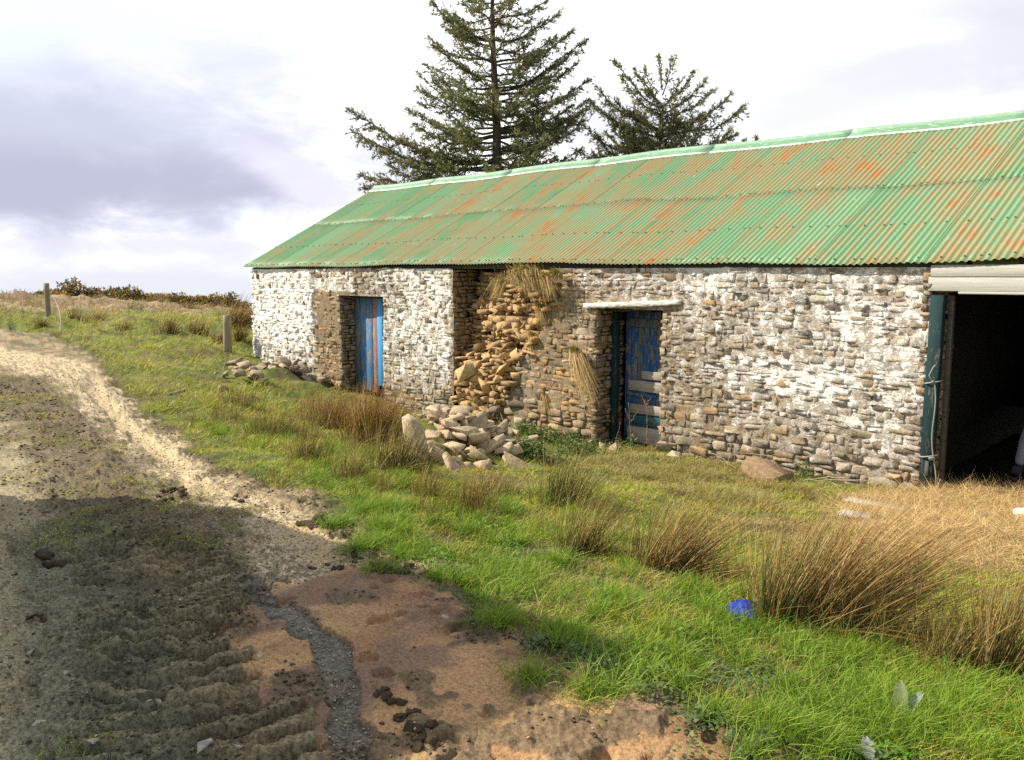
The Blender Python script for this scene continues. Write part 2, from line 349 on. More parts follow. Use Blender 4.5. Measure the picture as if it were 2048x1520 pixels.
def stone_set(u, v, a, b, base_d, p, frame, cols, rng, wash, rot=None, tilt=.25, rings=10):
    """roughly squared stones laid in a plane; frame = origin, u axis, v axis, outward normal"""
    N = len(u); an = (np.arange(rings) + .5) * 2 * np.pi / rings
    ca, sa = np.cos(an), np.sin(an); ex = rng.uniform(.16, .42, N)[:, None]
    X = np.sign(ca) * np.abs(ca)[None] ** ex * a[:, None]; Y = np.sign(sa) * np.abs(sa)[None] ** ex * b[:, None]
    X = X * (1 + rng.uniform(-.20, .10, X.shape)) + rng.normal(0, .003, X.shape); Y = Y * (1 + rng.uniform(-.20, .08, X.shape)) + rng.normal(0, .002, X.shape)
    rot = rng.normal(0, .05, N) if rot is None else rot; c, s = np.cos(rot)[:, None], np.sin(rot)[:, None]; X, Y = X * c - Y * s, X * s + Y * c
    tx, ty = rng.normal(0, tilt, N)[:, None], rng.normal(0, tilt, N)[:, None]
    R = []
    k2 = rng.uniform(.80, .95, X.shape)
    R.append((X * .98, Y * .98, np.repeat((base_d - .05)[:, None], rings, 1)))
    R.append((X, Y, (base_d + p * .35)[:, None] + rng.normal(0, .003, X.shape) + np.clip(X * tx * .6 + Y * ty * .6, -.02, .02)))
    R.append((X * k2, Y * k2, (base_d + p)[:, None] + X * k2 * tx + Y * k2 * ty + rng.normal(0, .0025, X.shape)))
    uu = np.stack([r[0] for r in R], 1) + u[:, None, None]; vv = np.stack([r[1] for r in R], 1) + v[:, None, None]; dd = np.stack([r[2] for r in R], 1)
    o, ua, va, na = [np.asarray(q, float) for q in frame]
    V = o + uu[..., None] * ua + vv[..., None] * va + dd[..., None] * na
    fs = []
    for i in range(2):
        for j in range(rings): fs.append([i * rings + j, i * rings + (j + 1) % rings, (i + 1) * rings + (j + 1) % rings, (i + 1) * rings + j])
    fs = np.array(fs); per = 3 * rings
    l1 = np.concatenate([fs.ravel(), 2 * rings + np.arange(rings)]); loops = (np.arange(N)[:, None] * per + l1[None]).ravel()
    sizes = np.tile(np.concatenate([np.full(2 * rings, 4), [rings]]), N)
    return V.reshape(-1, 3), loops, sizes, np.repeat(cols, per, 0), np.repeat(wash, per)
def rows(intervals, z0, z1, rng, hmin=.035, hmax=.12, wmin=.07, wmax=.42, gap=.005):
    """rubble courses: returns centres and half sizes; intervals(z) -> list of (x0,x1)"""
    U, V, A, B = [], [], [], []; z = z0
    while z < z1:
        h = rng.uniform(hmin, hmax); 
        if z + h > z1 - .035: h = max(z1 - z, .03)
        for (x0, x1) in intervals(z + h / 2):
            x = x0 + rng.uniform(-.03, .02)
            while x < x1 - .03:
                wd = min(rng.uniform(wmin, wmax) * rng.uniform(.5, 1), x1 + rng.uniform(0, .03) - x)
                if x1 - x - wd < .05: wd = x1 - x + rng.uniform(-.01, .02)
                zc = z + h / 2 + (vn(np.array(x * .7), np.array(z * .8), 4) - .5) * .10
                if h > .085 and rng.random() < .38:
                    k = rng.uniform(.35, .65)
                    for zz, hh in ((zc - h / 2 + h * k / 2, h * k), (zc + h / 2 - h * (1 - k) / 2, h * (1 - k))):
                        U.append(x + wd / 2); V.append(zz); A.append(wd / 2 - gap / 2); B.append(hh / 2 - gap / 3)
                else:
                    U.append(x + wd / 2); V.append(zc); A.append(wd / 2 - gap / 2); B.append(h / 2 - gap / 3 + rng.uniform(-.004, .006))
                x += wd
        z += h
    return [np.array(q, float) for q in (U, V, A, B)]
def stone_cols(N, rng, tan=0.):
    pal = np.array([(.31, .25, .175), (.25, .205, .15), (.34, .28, .20), (.21, .18, .145), (.30, .265, .21), (.37, .265, .15), (.17, .145, .115), (.34, .30, .235), (.27, .24, .20), (.38, .33, .25)])
    c = pal[rng.integers(0, len(pal), N)] * rng.uniform(.75, 1.2, (N, 1))
    if tan: c = c * (1 - tan) + np.array((.48, .33, .175)) * rng.uniform(.6, 1.2, (N, 1)) * tan
    return c
def rock_bm(rng, sx, sy, sz, n=11):
    bm = bmesh.new(); P = rng.uniform(-1, 1, (n, 3)); P = np.sign(P) * np.abs(P) ** .45
    for p in P: bm.verts.new((p[0] * sx, p[1] * sy, p[2] * sz))
    r = bmesh.ops.convex_hull(bm, input=bm.verts[:]); kill = [e for e in r['geom_interior'] + r['geom_unused'] if isinstance(e, bmesh.types.BMVert) and e.is_valid]
    if kill: bmesh.ops.delete(bm, geom=list(set(kill)), context='VERTS')
    bmesh.ops.bevel(bm, geom=bm.edges[:], offset=min(sx, sy, sz) * .05, segments=1, affect='EDGES', clamp_overlap=True)
    bm.verts.index_update(); return bm
def rotm(rng, amt=1.):
    e = rng.normal(0, amt, 3); return np.array(Matrix.Rotation(e[2] * 3, 3, 'Z') @ Matrix.Rotation(e[0], 3, 'X') @ Matrix.Rotation(e[1], 3, 'Y'))
def empty(name, loc=(0, 0, 0)):
    o = bpy.data.objects.new(name, None); o.location = loc; COL.objects.link(o); o.empty_display_size = .2; return o
def tag(o, label=None, cat=None, group=None, kind=None):
    if label: o['label'] = label
    if cat: o['category'] = cat
    if group: o['group'] = group
    if kind: o['kind'] = kind
    return o

# ------------------------------------------------------------------ materials
M = {}
m, t = mat('ground'); A = t.attr('Col').outputs['Color']; oc = t.obj()
n1 = t.noise(oc, 55, 5, .7); n2 = t.noise(oc, 170, 3, .7); n3 = t.noise(oc, 9, 4, .6)
fi = t.attr('fine').outputs['Fac']
c = t.mix(t.m('ADD', t.m('MULTIPLY', t.m('SUBTRACT', t.ss(n1, .32, .68), .5), fi), .5), t.mix(1., A, (.48, .45, .42), 'MULTIPLY'), t.mix(1., A, (1.45, 1.45, 1.45), 'MULTIPLY'))
c = t.mix(t.ss(n2, .60, .72, 0, .6), c, t.mix(1., A, (1.9, 1.9, 2.0), 'MULTIPLY'))
wet = t.attr('wet').outputs['Fac']
t.out(c, t.m('SUBTRACT', .95, t.m('MULTIPLY', wet, .35)), t.bump(t.m('ADD', n1, t.m('MULTIPLY', n2, .6)), .012, .8), .2); M['ground'] = m
m, t = mat('leafy'); A = t.attr('Col').outputs['Color']; t.out(A, .55, None, .25, 0, .3); M['blade'] = m
m, t = mat('straw_stalks'); A = t.attr('Col').outputs['Color']; t.out(A, .55, None, .3, 0, .15); M['straw'] = m
m, t = mat('needles'); A = t.attr('Col').outputs['Color']; t.out(A, .6, None, .2, 0, .35); M['needle'] = m
def stone_mat(name, washcol=(.84, .82, .79), amount=1.):
    m, t = mat(name); A = t.attr('Col').outputs['Color']; wa = t.attr('wash').outputs['Fac']; oc = t.obj()
    n1 = t.noise(oc, 38, 6, .7); n2 = t.noise(oc, 7., 6, .68); n3 = t.noise(oc, 2.0, 3, .5); n4 = t.noise(t.vmul(oc, (1, 1, 2.2)), 26, 5, .75)
    c = t.mix(t.ss(n1, .25, .8), t.mix(1., A, (.55, .52, .5), 'MULTIPLY'), t.mix(1., A, (1.35, 1.3, 1.22), 'MULTIPLY'))
    c = t.mix(t.ss(t.noise(oc, 14, 5, .7), .57, .7, 0, .35), c, (.40, .26, .12))
    lim = t.m('ADD', t.m('MULTIPLY', n2, .50), t.m('ADD', t.m('MULTIPLY', n4, .36), t.m('MULTIPLY', n3, .14)))
    thr = t.m('SUBTRACT', .648, t.m('MULTIPLY', wa, .26 * amount))
    f = t.ss(t.m('SUBTRACT', lim, thr), -.012, .03)
    f = t.m('MULTIPLY', f, t.ss(wa, .01, .12))
    wc = t.mix(t.ss(n1, .3, .6), t.mix(1., washcol, (.68, .62, .58), 'MULTIPLY') if False else (washcol[0] * .72, washcol[1] * .67, washcol[2] * .62), washcol)
    thin_ = t.m('MULTIPLY', t.ss(t.m('SUBTRACT', lim, thr), -.10, .01), t.m('MULTIPLY', t.ss(wa, .05, .4), .42))
    c = t.mix(thin_, c, wc)
    c = t.mix(f, c, wc)
    c = t.mix(t.ss(t.noise(oc, 20, 4, .7), .66, .74, 0, .6), c, (.05, .05, .045))
    t.out(c, .9, t.bump(t.m('ADD', t.m('MULTIPLY', n1, 1.), t.m('MULTIPLY', f, .35)), .014, .9), .15)
    return m
M['stone'] = stone_mat('rubble_stone'); 
m, t = mat('loose_stone'); A = t.attr('Col').outputs['Color']; oc = t.obj(); n1 = t.noise(oc, 20, 6, .7); n2 = t.noise(oc, 70, 3, .6)
c = t.mix(t.ss(n1, .3, .75), t.mix(1., A, (.68, .64, .6), 'MULTIPLY'), t.mix(1., A, (1.25, 1.22, 1.15), 'MULTIPLY'))
t.out(c, .9, t.bump(t.m('ADD', n1, t.m('MULTIPLY', n2, .4)), .012, .9), .15); M['rock'] = m
# rusty green corrugated iron
m, t = mat('green_corrugated_iron'); R_ = t.attr('ruv').outputs['Vector']; sh = t.attr('sheet').outputs['Vector']
sp = t.node('ShaderNodeSeparateXYZ'); t.put(sp.inputs[0], sh); rs, tone, ph = sp.outputs
big = t.noise(t.vmul(R_, (1.9, .8, 1)), 1.0, 5, .6); st = t.noise(t.vmul(R_, (13.1, 1.5, 1)), 1., 5, .7, .0); st2 = t.noise(t.vmul(R_, (26, 3.2, 1)), 1., 4, .7); fine = t.noise(t.vmul(R_, (60, 30, 1)), 1., 4, .7)
base = t.mix(tone, (.10, .235, .095), (.165, .30, .145))
base = t.mix(t.ss(fine, .3, .8, 0, .5), base, (.20, .33, .20))
r1 = t.m('ADD', t.m('ADD', t.m('MULTIPLY', big, .58), t.m('MULTIPLY', st, .42)), t.m('MULTIPLY', t.m('SUBTRACT', rs, .5), .12))
f1 = t.ss(r1, .455, .53); rr1 = t.ss(t.m('ADD', r1, t.m('MULTIPLY', t.m('SUBTRACT', st2, .5), .45)), .585, .65)
c = t.mix(t.m('MULTIPLY', f1, t.ss(st2, .25, .6, .45, .95)), base, (.265, .215, .105)); c = t.mix(rr1, c, (.35, .145, .042))
rr2 = t.ss(t.m('ADD', r1, t.m('MULTIPLY', t.m('SUBTRACT', t.noise(t.vmul(R_, (16, 1.9, 1)), 2., 3, .6), .5), .8)), .675, .74); c = t.mix(rr2, c, (.46, .135, .03))
wl = t.ss(t.noise(t.vmul(R_, (9, 2.0, 1)), 1.7, 4, .6), .66, .76, 0, .7); c = t.mix(wl, c, (.50, .58, .50))
t.out(c, t.m('ADD', .42, t.m('MULTIPLY', f1, .35)), t.bump(fine, .002, .5), .35, .0); M['roof'] = m
m, t = mat('ridge_metal'); oc = t.obj(); n = t.noise(t.vmul(oc, (3, 14, 14)), 2., 6, .7); e = t.attr('edge').outputs['Fac']
c = t.mix(t.ss(n, .56, .66), (.13, .27, .155), (.46, .53, .46)); c = t.mix(t.m('MULTIPLY', e, t.ss(t.noise(oc, 9, 4, .6), .25, .5)), c, (.66, .70, .66)); t.out(c, .5, None, .35); M['ridge'] = m
def wood(name, c1, c2, axis=(14, 14, 1.2), paint=None, amt=.5, pscale=3., rough=.8):
    m, t = mat(name); oc = t.node('ShaderNodeVectorMath', operation='ADD', ins={0: t.obj(), 1: t.node('ShaderNodeObjectInfo').outputs['Location']}).outputs[0]; g = t.noise(t.vmul(oc, axis), 3.5, 6, .7, .6); c = t.mix(t.ss(g, .3, .72), c1, c2)
    h = g
    if paint:
        n = t.noise(t.vmul(oc, tuple(.35 * a + 1.6 if a < 3 else a * .5 for a in axis)), pscale, 7, .78, .4)
        f = t.ss(n, 1 - amt - .02, 1 - amt + .03) if amt < 1 else 1.
        f = t.ss(n, .5 + (.5 - amt) * .5 - .015, .5 + (.5 - amt) * .5 + .02)
        c = t.mix(f, c, t.mix(t.ss(g, .3, .8), tuple(x * .75 for x in paint), paint)); h = t.m('ADD', g, t.m('MULTIPLY', f, .5))
    t.out(c, rough, t.bump(h, .005, .8), .25); return m
M['post'] = wood('weathered_post_wood', (.17, .145, .10), (.32, .27, .19))
M['plank'] = wood('grey_plank_wood', (.20, .17, .13), (.36, .32, .26), (1.2, 14, 14))
M['blue'] = wood('peeling_blue_boards', (.18, .17, .15), (.30, .28, .25), (16, 16, 1.0), (.06, .22, .48), .55, 2.4)
M['bright'] = wood('sunlit_blue_board', (.16, .16, .16), (.36, .34, .3), (16, 16, 1.0), (.09, .38, .78), .74, 2.2)  # brighter copy of the door blue, sunlight on the right strip painted in
M['doorblue'] = wood('weathered_blue_boards', (.13, .13, .11), (.27, .25, .21), (16, 16, 1.0), (.03, .12, .34), .52, 2.0)
M['pink'] = wood('faded_red_board', (.26, .22, .20), (.38, .32, .28), (16, 16, 1.0), (.40, .17, .14), .55, 2.2)
M['navy'] = wood('dark_blue_boards', (.10, .10, .09), (.20, .20, .17), (16, 16, 1.0), (.03, .13, .26), .46, 1.8)
M['teal'] = wood('dark_teal_wood', (.07, .08, .07), (.16, .16, .13), (16, 16, 1.0), (.014, .045, .050), .66, 2.5)
M['tealboard'] = wood('teal_board', (.14, .14, .12), (.28, .27, .22), (1.2, 16, 16), (.03, .13, .16), .6, 3)
M['greyboard'] = wood('bare_grey_board', (.28, .25, .20), (.50, .45, .38), (1.2, 16, 16))
M['white'] = wood('flaking_white_board', (.34, .32, .28), (.5, .47, .42), (1.2, 16, 16), (.46, .45, .41), .80, 2.5)
M['lintel'] = wood('whitewashed_slab', (.38, .36, .32), (.55, .5, .45), (2., 14, 14), (.74, .72, .68), .62, 5.)
M['dark'] = wood('dark_old_timber', (.05, .045, .035), (.11, .10, .08), (1.2, 14, 14))
def plain(name, c1, rough=.6, spec=.3, k=.25, sc=12):
    m, t = mat(name); n = t.noise(t.obj(), sc, 5, .6); t.out(t.mix(n, tuple(x * (1 - k) for x in c1), tuple(min(1, x * (1 + k)) for x in c1)), rough, t.bump(n, .004, .5), spec); return m
M['bucket'] = plain('blue_plastic', (.012, .03, .30), .6, .25, .5, 18); M['bark'] = plain('spruce_bark', (.10, .075, .055), .9, .1, .4, 30)
M['rope'] = plain('pale_rope', (.30, .30, .27), .8, .2, .2, 60); M['wire'] = plain('pale_wire', (.34, .33, .27), .5, .4)
M['screw'] = plain('roof_screw', (.10, .12, .09), .6, .3)
M['coat'] = plain('grey_coat', (.30, .31, .33), .8, .2, .3, 9); M['muzzle'] = plain('dark_muzzle', (.05, .05, .055), .8, .2)
m, t = mat('shade_dark_inner_stone'); n = t.noise(t.vmul(t.obj(), (1, 1, 2.5)), 5, 6, .7); t.out(t.mix(n, (.018, .016, .013), (.05, .045, .036)), .95, t.bump(n, .05, 1.), .1); M['inner'] = m  # near-black albedo: the dimness of the barn interior is painted into the stone

# ------------------------------------------------------------------ ground sheet
def build_ground():
    angs = np.radians(np.concatenate([np.arange(-180, -42, 3), np.arange(-42, -34, .5), np.arange(-34, 34, .075), np.arange(34, 42, .5), np.arange(42, 180, 3)]))
    r = [.25]
    while r[-1] < 1500:
        x = r[-1]; st = .12 if x < 2.2 else max(.010, x * x / 1250) if x < 46 else x * .06
        r.append(x + min(st, .8 if x < 50 else 1e9))
    r = np.array(r); na, nr = len(angs), len(r)
    A_, R_ = np.meshgrid(angs, r); dx = VH[0] * np.cos(A_) + RR[0] * np.sin(A_); dy = VH[1] * np.cos(A_) + RR[1] * np.sin(A_)
    x = (CAM[0] + dx * R_).ravel(); y = (CAM[1] + dy * R_).ravel(); m = masks(x, y); z = hb(x, y) + disp(x, y, m)
    x = np.append(x, CAM[0]); y = np.append(y, CAM[1]); z = np.append(z, z[:na].mean())
    for k in m: m[k] = np.append(m[k], m[k][0])
    i = np.arange(nr - 1)[:, None] * na; j = np.arange(na)[None]; k = (j + 1) % na
    q = np.stack([i + j, i + k, i + na + k, i + na + j], -1).reshape(-1, 4)[:, ::-1]
    fan = np.stack([np.arange(na), (np.arange(na) + 1) % na, np.full(na, na * nr)], 1)
    n_a = fbm(x * 1.1, y * 1.1, 4, 51)[:, None]; n_b = fbm(x * 7, y * 7, 4, 52)[:, None]; n_c = fbm(x * 40, y * 40, 3, 53)[:, None]; rr_ = np.hypot(x - CAM[0], y - CAM[1])
    def L(a, b, f): return a + (b - a) * f
    V = lambda *c: np.array(c)[None]
    grass = L(V(.07, .10, .02), V(.17, .19, .045), sst(n_b, .3, .7)); grass = L(grass, V(.24, .19, .08), sst(n_a, .52, .7) * .6)
    grass = L(grass, V(.10, .075, .04), sst(fbm(x * 2.3, y * 2.3, 4, 57)[:, None], .58, .68) * .8)
    moor = L(V(.21, .145, .085), V(.32, .235, .15), sst(fbm(x * .8, y * .8, 4, 54)[:, None], .3, .7)); moor = L(moor, V(.12, .14, .04), sst(n_b, .55, .75) * .4)
    az_ = (x - CAM[0]) * VH[0] + (y - CAM[1]) * VH[1]
    grass = L(grass, moor, sst(rr_ + (n_a[:, 0] - .5) * 14, 33, 39)[:, None])
    mud = L(V(.15, .115, .065), V(.32, .245, .145), sst(n_b, .3, .7)); mud = L(mud, V(.30, .25, .17), sst(n_c, .62, .75) * .7)
    mud = L(mud, V(.08, .10, .03), sst(fbm(x * 3, y * 3, 4, 58)[:, None], .54, .66) * .6)
    gra = L(V(.24, .19, .12), V(.58, .47, .30), sst(n_c, .3, .7))
    clay = L(V(.35, .20, .10), V(.49, .30, .145), sst(fbm(x * 3, y * 3, 4, 55)[:, None], .3, .7)); clay = L(clay, V(.21, .135, .10), sst(fbm(x * 2.2, y * 1.6, 4, 56)[:, None], .54, .66) * .75)
    clay = L(clay, V(.13, .09, .06), sst(np.abs(fbm(x * 5, y * 5, 3, 36) - .5), .007, .001)[:, None] * .5 * (fbm(x * 1.5, y * 1.5, 2, 61) > .5)[:, None])
    c = mud * 1.; e = lambda k: m[k][:, None]
    c = L(c, V(.36, .31, .20), e('rut2') * .8); c = L(c, gra, e('rut1')); c = L(c, V(.105, .085, .05) * (.7 + .6 * n_b), e('strip') * .75)
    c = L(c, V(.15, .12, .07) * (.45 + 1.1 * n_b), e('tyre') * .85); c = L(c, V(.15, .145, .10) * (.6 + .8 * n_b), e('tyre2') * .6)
    c = L(c, V(.24, .20, .12) * (.6 + .8 * n_b), e('lug') * .6); c = L(c, V(.46, .36, .20), e('sand')); c = L(c, clay, e('clay')); c = L(c, V(.135, .115, .085) * (.5 + 1.0 * n_c), e('chan')); bar_ = (m['clay'] * sst(fbm(x * 3.2, y * 3.2, 4, 62), .605, .64))[:, None]; c = L(c, V(.15, .115, .07) * (.5 + n_c), bar_ * .8); c = L(c, V(.5, .4, .24), e('ruta') * .8)  # tread lugs lighter than their troughs: crevice shade put into the colour
    ed = e('edge') * sst(fbm(x * 5, y * 5, 3, 59)[:, None], .42, .6); c = L(c, V(.085, .06, .038), ed * .85)
    c = L(grass, c, e('track')); c = L(c, V(.05, .038, .025), (e('edge') * (1 - e('track'))) * .6)
    c = L(c, V(.40, .30, .15) * (.7 + .6 * n_b), e('straw'))
    inside = ((x > -18) & (x < 3.4) & (y > .3) & (y < 7.2))[:, None]; c = np.where(inside, V(.035, .028, .018) * np.ones_like(c), c)  # barn floor painted near-black too, standing in for interior shade
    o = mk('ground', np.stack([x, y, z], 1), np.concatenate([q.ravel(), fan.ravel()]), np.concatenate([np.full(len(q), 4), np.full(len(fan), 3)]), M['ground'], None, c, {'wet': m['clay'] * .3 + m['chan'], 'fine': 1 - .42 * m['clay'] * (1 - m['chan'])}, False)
    tag(o, kind='structure'); return o
build_ground()

# ------------------------------------------------------------------ the barn
barn = empty('stone_barn', (-7.5, 0, -.85))
tag(barn, 'long low whitewashed stone barn with a rusty green corrugated iron roof', 'barn')
BL = np.array([-7.5, 0, -.85])
def bchild(o):
    o.parent = barn; o.matrix_parent_inverse = Matrix.Translation(-Vector(BL)); return o
X0, X1, YB, ZT = -18.0, 3.2, 7.12, 1.64
D1 = (-14.46, -13.06, -.95, 1.13); D2 = (-7.96, -6.82, -.95, 1.08); BIG = (-3.42, 1.6)
CAVL = -11.07
def cav_w(z): return np.interp(z, [-.95, -.6, 0, .6, 1.2, 1.7], [.6, 1.0, 1.75, 1.9, 2.25, 2.3]) + (vn(z * 4.5, z * 0, 5) - .5) * .35
def cav_depth(x, z):
    x = np.asarray(x, float); z = np.asarray(z, float); tt = (x - CAVL) / cav_w(z)
    ins = (tt > 0) & (tt < 1)
    d = .55 * np.clip(1 - tt, 0, 1) ** .75 * np.interp(z, [-.95, -.7, -.35, .15, .5], [0.02, .05, .16, .36, .95])
    d = d * (.75 + .5 * vn(x * 2.6, z * 3.2, 6)) + (vn(x * 1.5, z * 7.5, 7) - .5) * .10 * np.clip(1.3 - tt, 0, 1)
    for hx, hz, hr, hd in ((PY(1021, 695)[0], PY(1021, 695)[2], .16, .28), (PY(1080, 664)[0], PY(1080, 664)[2], .11, .25), (PY(1060, 570)[0], PY(1060, 570)[2], .12, .25)):
        d = d + hd * np.exp(-(((x - hx) / hr) ** 2 + ((z - hz) / (hr * .6)) ** 2))
    return np.where(ins, np.maximum(d, -.03), 0.)
def wallbulge(x, z): return (vn(x * .8, z * 1.1, 8) - .5) * .06 + (vn(x * 2.1, z * 2.5, 9) - .5) * .025
def ftop(z): return ZT
def intervals(z):
    cuts = [(BIG[0], BIG[1])]
    if D1[2] < z < D1[3]: cuts.append(D1[:2])
    if D2[2] < z < D2[3]: cuts.append(D2[:2])
    if 1.05 < z < 1.22: cuts.append((-8.20, -6.50))
    cuts.sort(); x = X0 + (0.02 if int(z * 13) % 2 else -.02); out = []
    for a, b in cuts:
        if b > x: 
            if a > x: out.append((x, a))
            x = b
    out.append((x, X1)); fin = []
    for a, b in out:
        if a < CAVL < b: fin += [(a, CAVL + random.uniform(-.05, .04)), (CAVL + .02, b)]
        else: fin.append((a, b))
    return fin
def washmap(x, z):
    x = np.asarray(x, float); z = np.asarray(z, float)
    w_ = np.interp(x, [-18.2, -17.6, -15.55, -15.3, -14.3, -13.9, -13.0, -12.6, -11.2, -11.0, -8.9, -8.4, -7.8, -6.7, -6.3, -5.2, -4.2, -3.4],
                   [.70, .92, .88, .12, .12, .30, .60, .68, .74, .0, .0, .28, .34, .38, .48, .58, .64, .64])
    w_ = w_ * np.interp(z, [-.95, -.6, -.2, .3, 1.5], [.30, .50, .72, .95, 1.0])
    w_ = np.where((x > -8.9) & (x < -5.8), w_ * np.interp(z, [.2, 1.15, 1.4], [.80, 1.0, 1.45]), w_)
    w_ = w_ + .18 * np.exp(-(((x + 5.2) / .8) ** 2 + ((z - .35) / .25) ** 2)) + .15 * np.exp(-(((x + 3.9) / .5) ** 2 + ((z + .1) / .35) ** 2))
    w_ = np.where((x > -15.6) & (x < -14.0) & (z > 1.2), .62, w_)
    return np.clip(w_, 0, 1.1)
rng = np.random.default_rng(11)
wall = MB()
u, v, a, b = rows(intervals, -1.15, ZT - .02, rng)
thin = washmap(u, v) < .35
dep = cav_depth(u, v); cav = (u > CAVL) & ((u - CAVL) / cav_w(v) < 1.0)
crackx = np.exp(-((u + 15.42) / .10) ** 2) * (v > .5); recess = np.where((u > -15.4) & (u < -14.1) & (v > .2) & (v < 1.5), .012 * (vn(u * 5, v * 5, 3) > .4), 0)
ok = ~((crackx > .5) & (rng.random(len(u)) < .75)); ok &= ~(cav & (rng.random(len(u)) < .10))
u, v, a, b, dep, cav, recess = [q[ok] for q in (u, v, a, b, dep, cav, recess)]
p = rng.uniform(.002, .014, len(u)) ** 1.0; p = np.where(cav, rng.uniform(.03, .16, len(u)), p)
lowp = v < -.45; p = np.where(lowp, p + rng.uniform(0, .025, len(u)), p)
wsh = np.where(cav, 0, washmap(u, v)); wsh = wsh * rng.uniform(.72, 1.12, len(u)); wsh = np.where(rng.random(len(u)) < .10, wsh * .3, wsh)
cols = stone_cols(len(u), rng); tc = stone_cols(len(u), rng, .85); cols = np.where((cav & (dep > .0))[:, None], tc, cols)
brown = ((u > -15.4) & (u < -14)) | ((u > -9.2) & (u < -7.6)); cols = np.where(brown[:, None], cols * np.array([1.15, 1.02, .82]), cols)
rot = rng.normal(0, .045, len(u)) + np.where(cav, rng.normal(0, .22, len(u)), 0)
FR = ((0, 0, 0), (1, 0, 0), (0, 0, 1), (0, -1, 0))
V, Lp, S, C = stone_set(u, v, a, b, -dep - recess + wallbulge(u, v), p, FR, cols, rng, wsh, rot, .16)[:4]
W_ = np.repeat(wsh, 30)
wall.add(V, Lp, S, C, W_)
# mortar behind the stones
def sheet(mb, xs, zs, yf, colf, washf, flip=False):
    X, Z = np.meshgrid(xs, zs); Y = yf(X, Z); V = np.stack([X, Y, Z], -1).reshape(-1, 3); n = len(xs)
    i = np.arange(len(zs) - 1)[:, None] * n; j = np.arange(n - 1)[None]; q = np.stack([i + j, i + j + 1, i + n + j + 1, i + n + j], -1).reshape(-1, 4)
    mb.add(V, q, np.full(len(q), 4), colf(X, Z).reshape(-1, 3), washf(X, Z).ravel())
def mort(X, Z):
    k = fbm(X * 9, Z * 9, 3, 71)[..., None]; c = np.array((.20, .155, .105)) * (1 - k) + np.array((.33, .27, .19)) * k
    cv = (cav_depth(X, Z) > .05)[..., None]; return np.where(cv, np.array((.16, .095, .05)) * (.5 + k), c)
def my(X, Z): return -.003 + cav_depth(X, Z) - wallbulge(X, Z) + (fbm(X * 14, Z * 14, 3, 72) - .5) * .022 + .05 * np.exp(-((X + 15.42) / .06) ** 2) * (Z > .5) + .05 * (cav_depth(X, Z) > .03)
def mw(X, Z): return washmap(X, Z) * 1.0 * (cav_depth(X, Z) < .02)
for (xa, xb, za, zb) in ((X0 + .03, D1[0] + .005, -1.2, ZT), (D1[0] + .005, D1[1] - .005, D1[3], ZT), (D1[1] - .005, CAVL, -1.2, ZT), (CAVL + .004, D2[0] + .005, -1.2, ZT), (D2[0] + .005, D2[1] - .005, 1.08, ZT), (D2[1] - .005, BIG[0], -1.2, ZT), (BIG[1], X1, -1.2, ZT)):
    nx = max(2, int((xb - xa) / .03)); nz = max(2, int((zb - za) / .03)); sheet(wall, np.linspace(xa, xb, nx), np.linspace(za, zb, nz), my, mort, mw)
# jambs, gables and rear wall
def side(o, ua, va, na, ul, vl, wfn=0., tanq=.2, hmin=.045, hmax=.115, shape=None, wmax=.34, dd=0.):
    iv = (lambda z: [(ul[0], ul[1])]) if shape is None else shape
    u, v, a, b = rows(iv, vl[0], vl[1], rng, hmin, hmax, .1, wmax); N = len(u)
    wv = np.full(N, wfn) * rng.uniform(.5, 1.2, N)
    V, Lp, S, C, W_ = stone_set(u, v, a, b, rng.normal(0, .008, N) + dd, rng.uniform(.015, .05, N), (o, ua, va, na), stone_cols(N, rng, tanq), rng, wv)
    wall.add(V, Lp, S, C, W_)
side((D1[0] - .02, 0, 0), (0, 1, 0), (0, 0, 1), (1, 0, 0), (-.02, .58), (-1.1, 1.15), .10); side((D2[0] - .02, 0, 0), (0, 1, 0), (0, 0, 1), (1, 0, 0), (-.02, .62), (-1.1, 1.06), .02)
side((D1[1] + .02, 0, 0), (0, 1, 0), (0, 0, 1), (-1, 0, 0), (0, .58), (-1.1, 1.15)); side((D2[1] + .02, 0, 0), (0, 1, 0), (0, 0, 1), (-1, 0, 0), (0, .62), (-1.1, 1.06))
side((BIG[0] - .02, 0, 0), (0, 1, 0), (0, 0, 1), (1, 0, 0), (-.02, .6), (-1.1, ZT - .05), .3); side((BIG[1] + .02, 0, 0), (0, 1, 0), (0, 0, 1), (-1, 0, 0), (0, .6), (-1.1, ZT - .05), .3)
side((CAVL - .03, 0, 0), (0, 1, 0), (0, 0, 1), (1, 0, 0), (0.01, .55), (-.45, ZT - .02), .0, .5)
PITCH = rad(28.2); RUN = 3.65; EY = -.09; EZ = 1.70; RZ = EZ + RUN * math.tan(PITCH)
def gable(z):
    if z < 1.6: return [(0, YB)]
    k = (z - 1.6) / math.tan(PITCH); return [(k, YB - k)] if YB - 2 * k > .25 else []
side((X0 + .02, 0, 0), (0, 1, 0), (0, 0, 1), (-1, 0, 0), None, (-1.1, RZ - .12), .8, .0, .07, .14, gable, .45)
side((X1 - .02, 0, 0), (0, 1, 0), (0, 0, 1), (1, 0, 0), None, (-1.1, RZ - .12), .5, .0, .07, .14, gable, .45)
def rear(z): return [(X0, X1)]
side((0, YB, 0), (1, 0, 0), (0, 0, 1), (0, 1, 0), None, (-1.1, ZT - .05), .5, .0, .08, .16, rear, .5)
bchild(wall.build('wall', M['stone'], None, False, 'wash'))
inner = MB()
def slab(x0, x1, y0, y1, z0, z1): inner.box(((x0 + x1) / 2, (y0 + y1) / 2, (z0 + z1) / 2), (x1 - x0, y1 - y0, z1 - z0), bev=0)
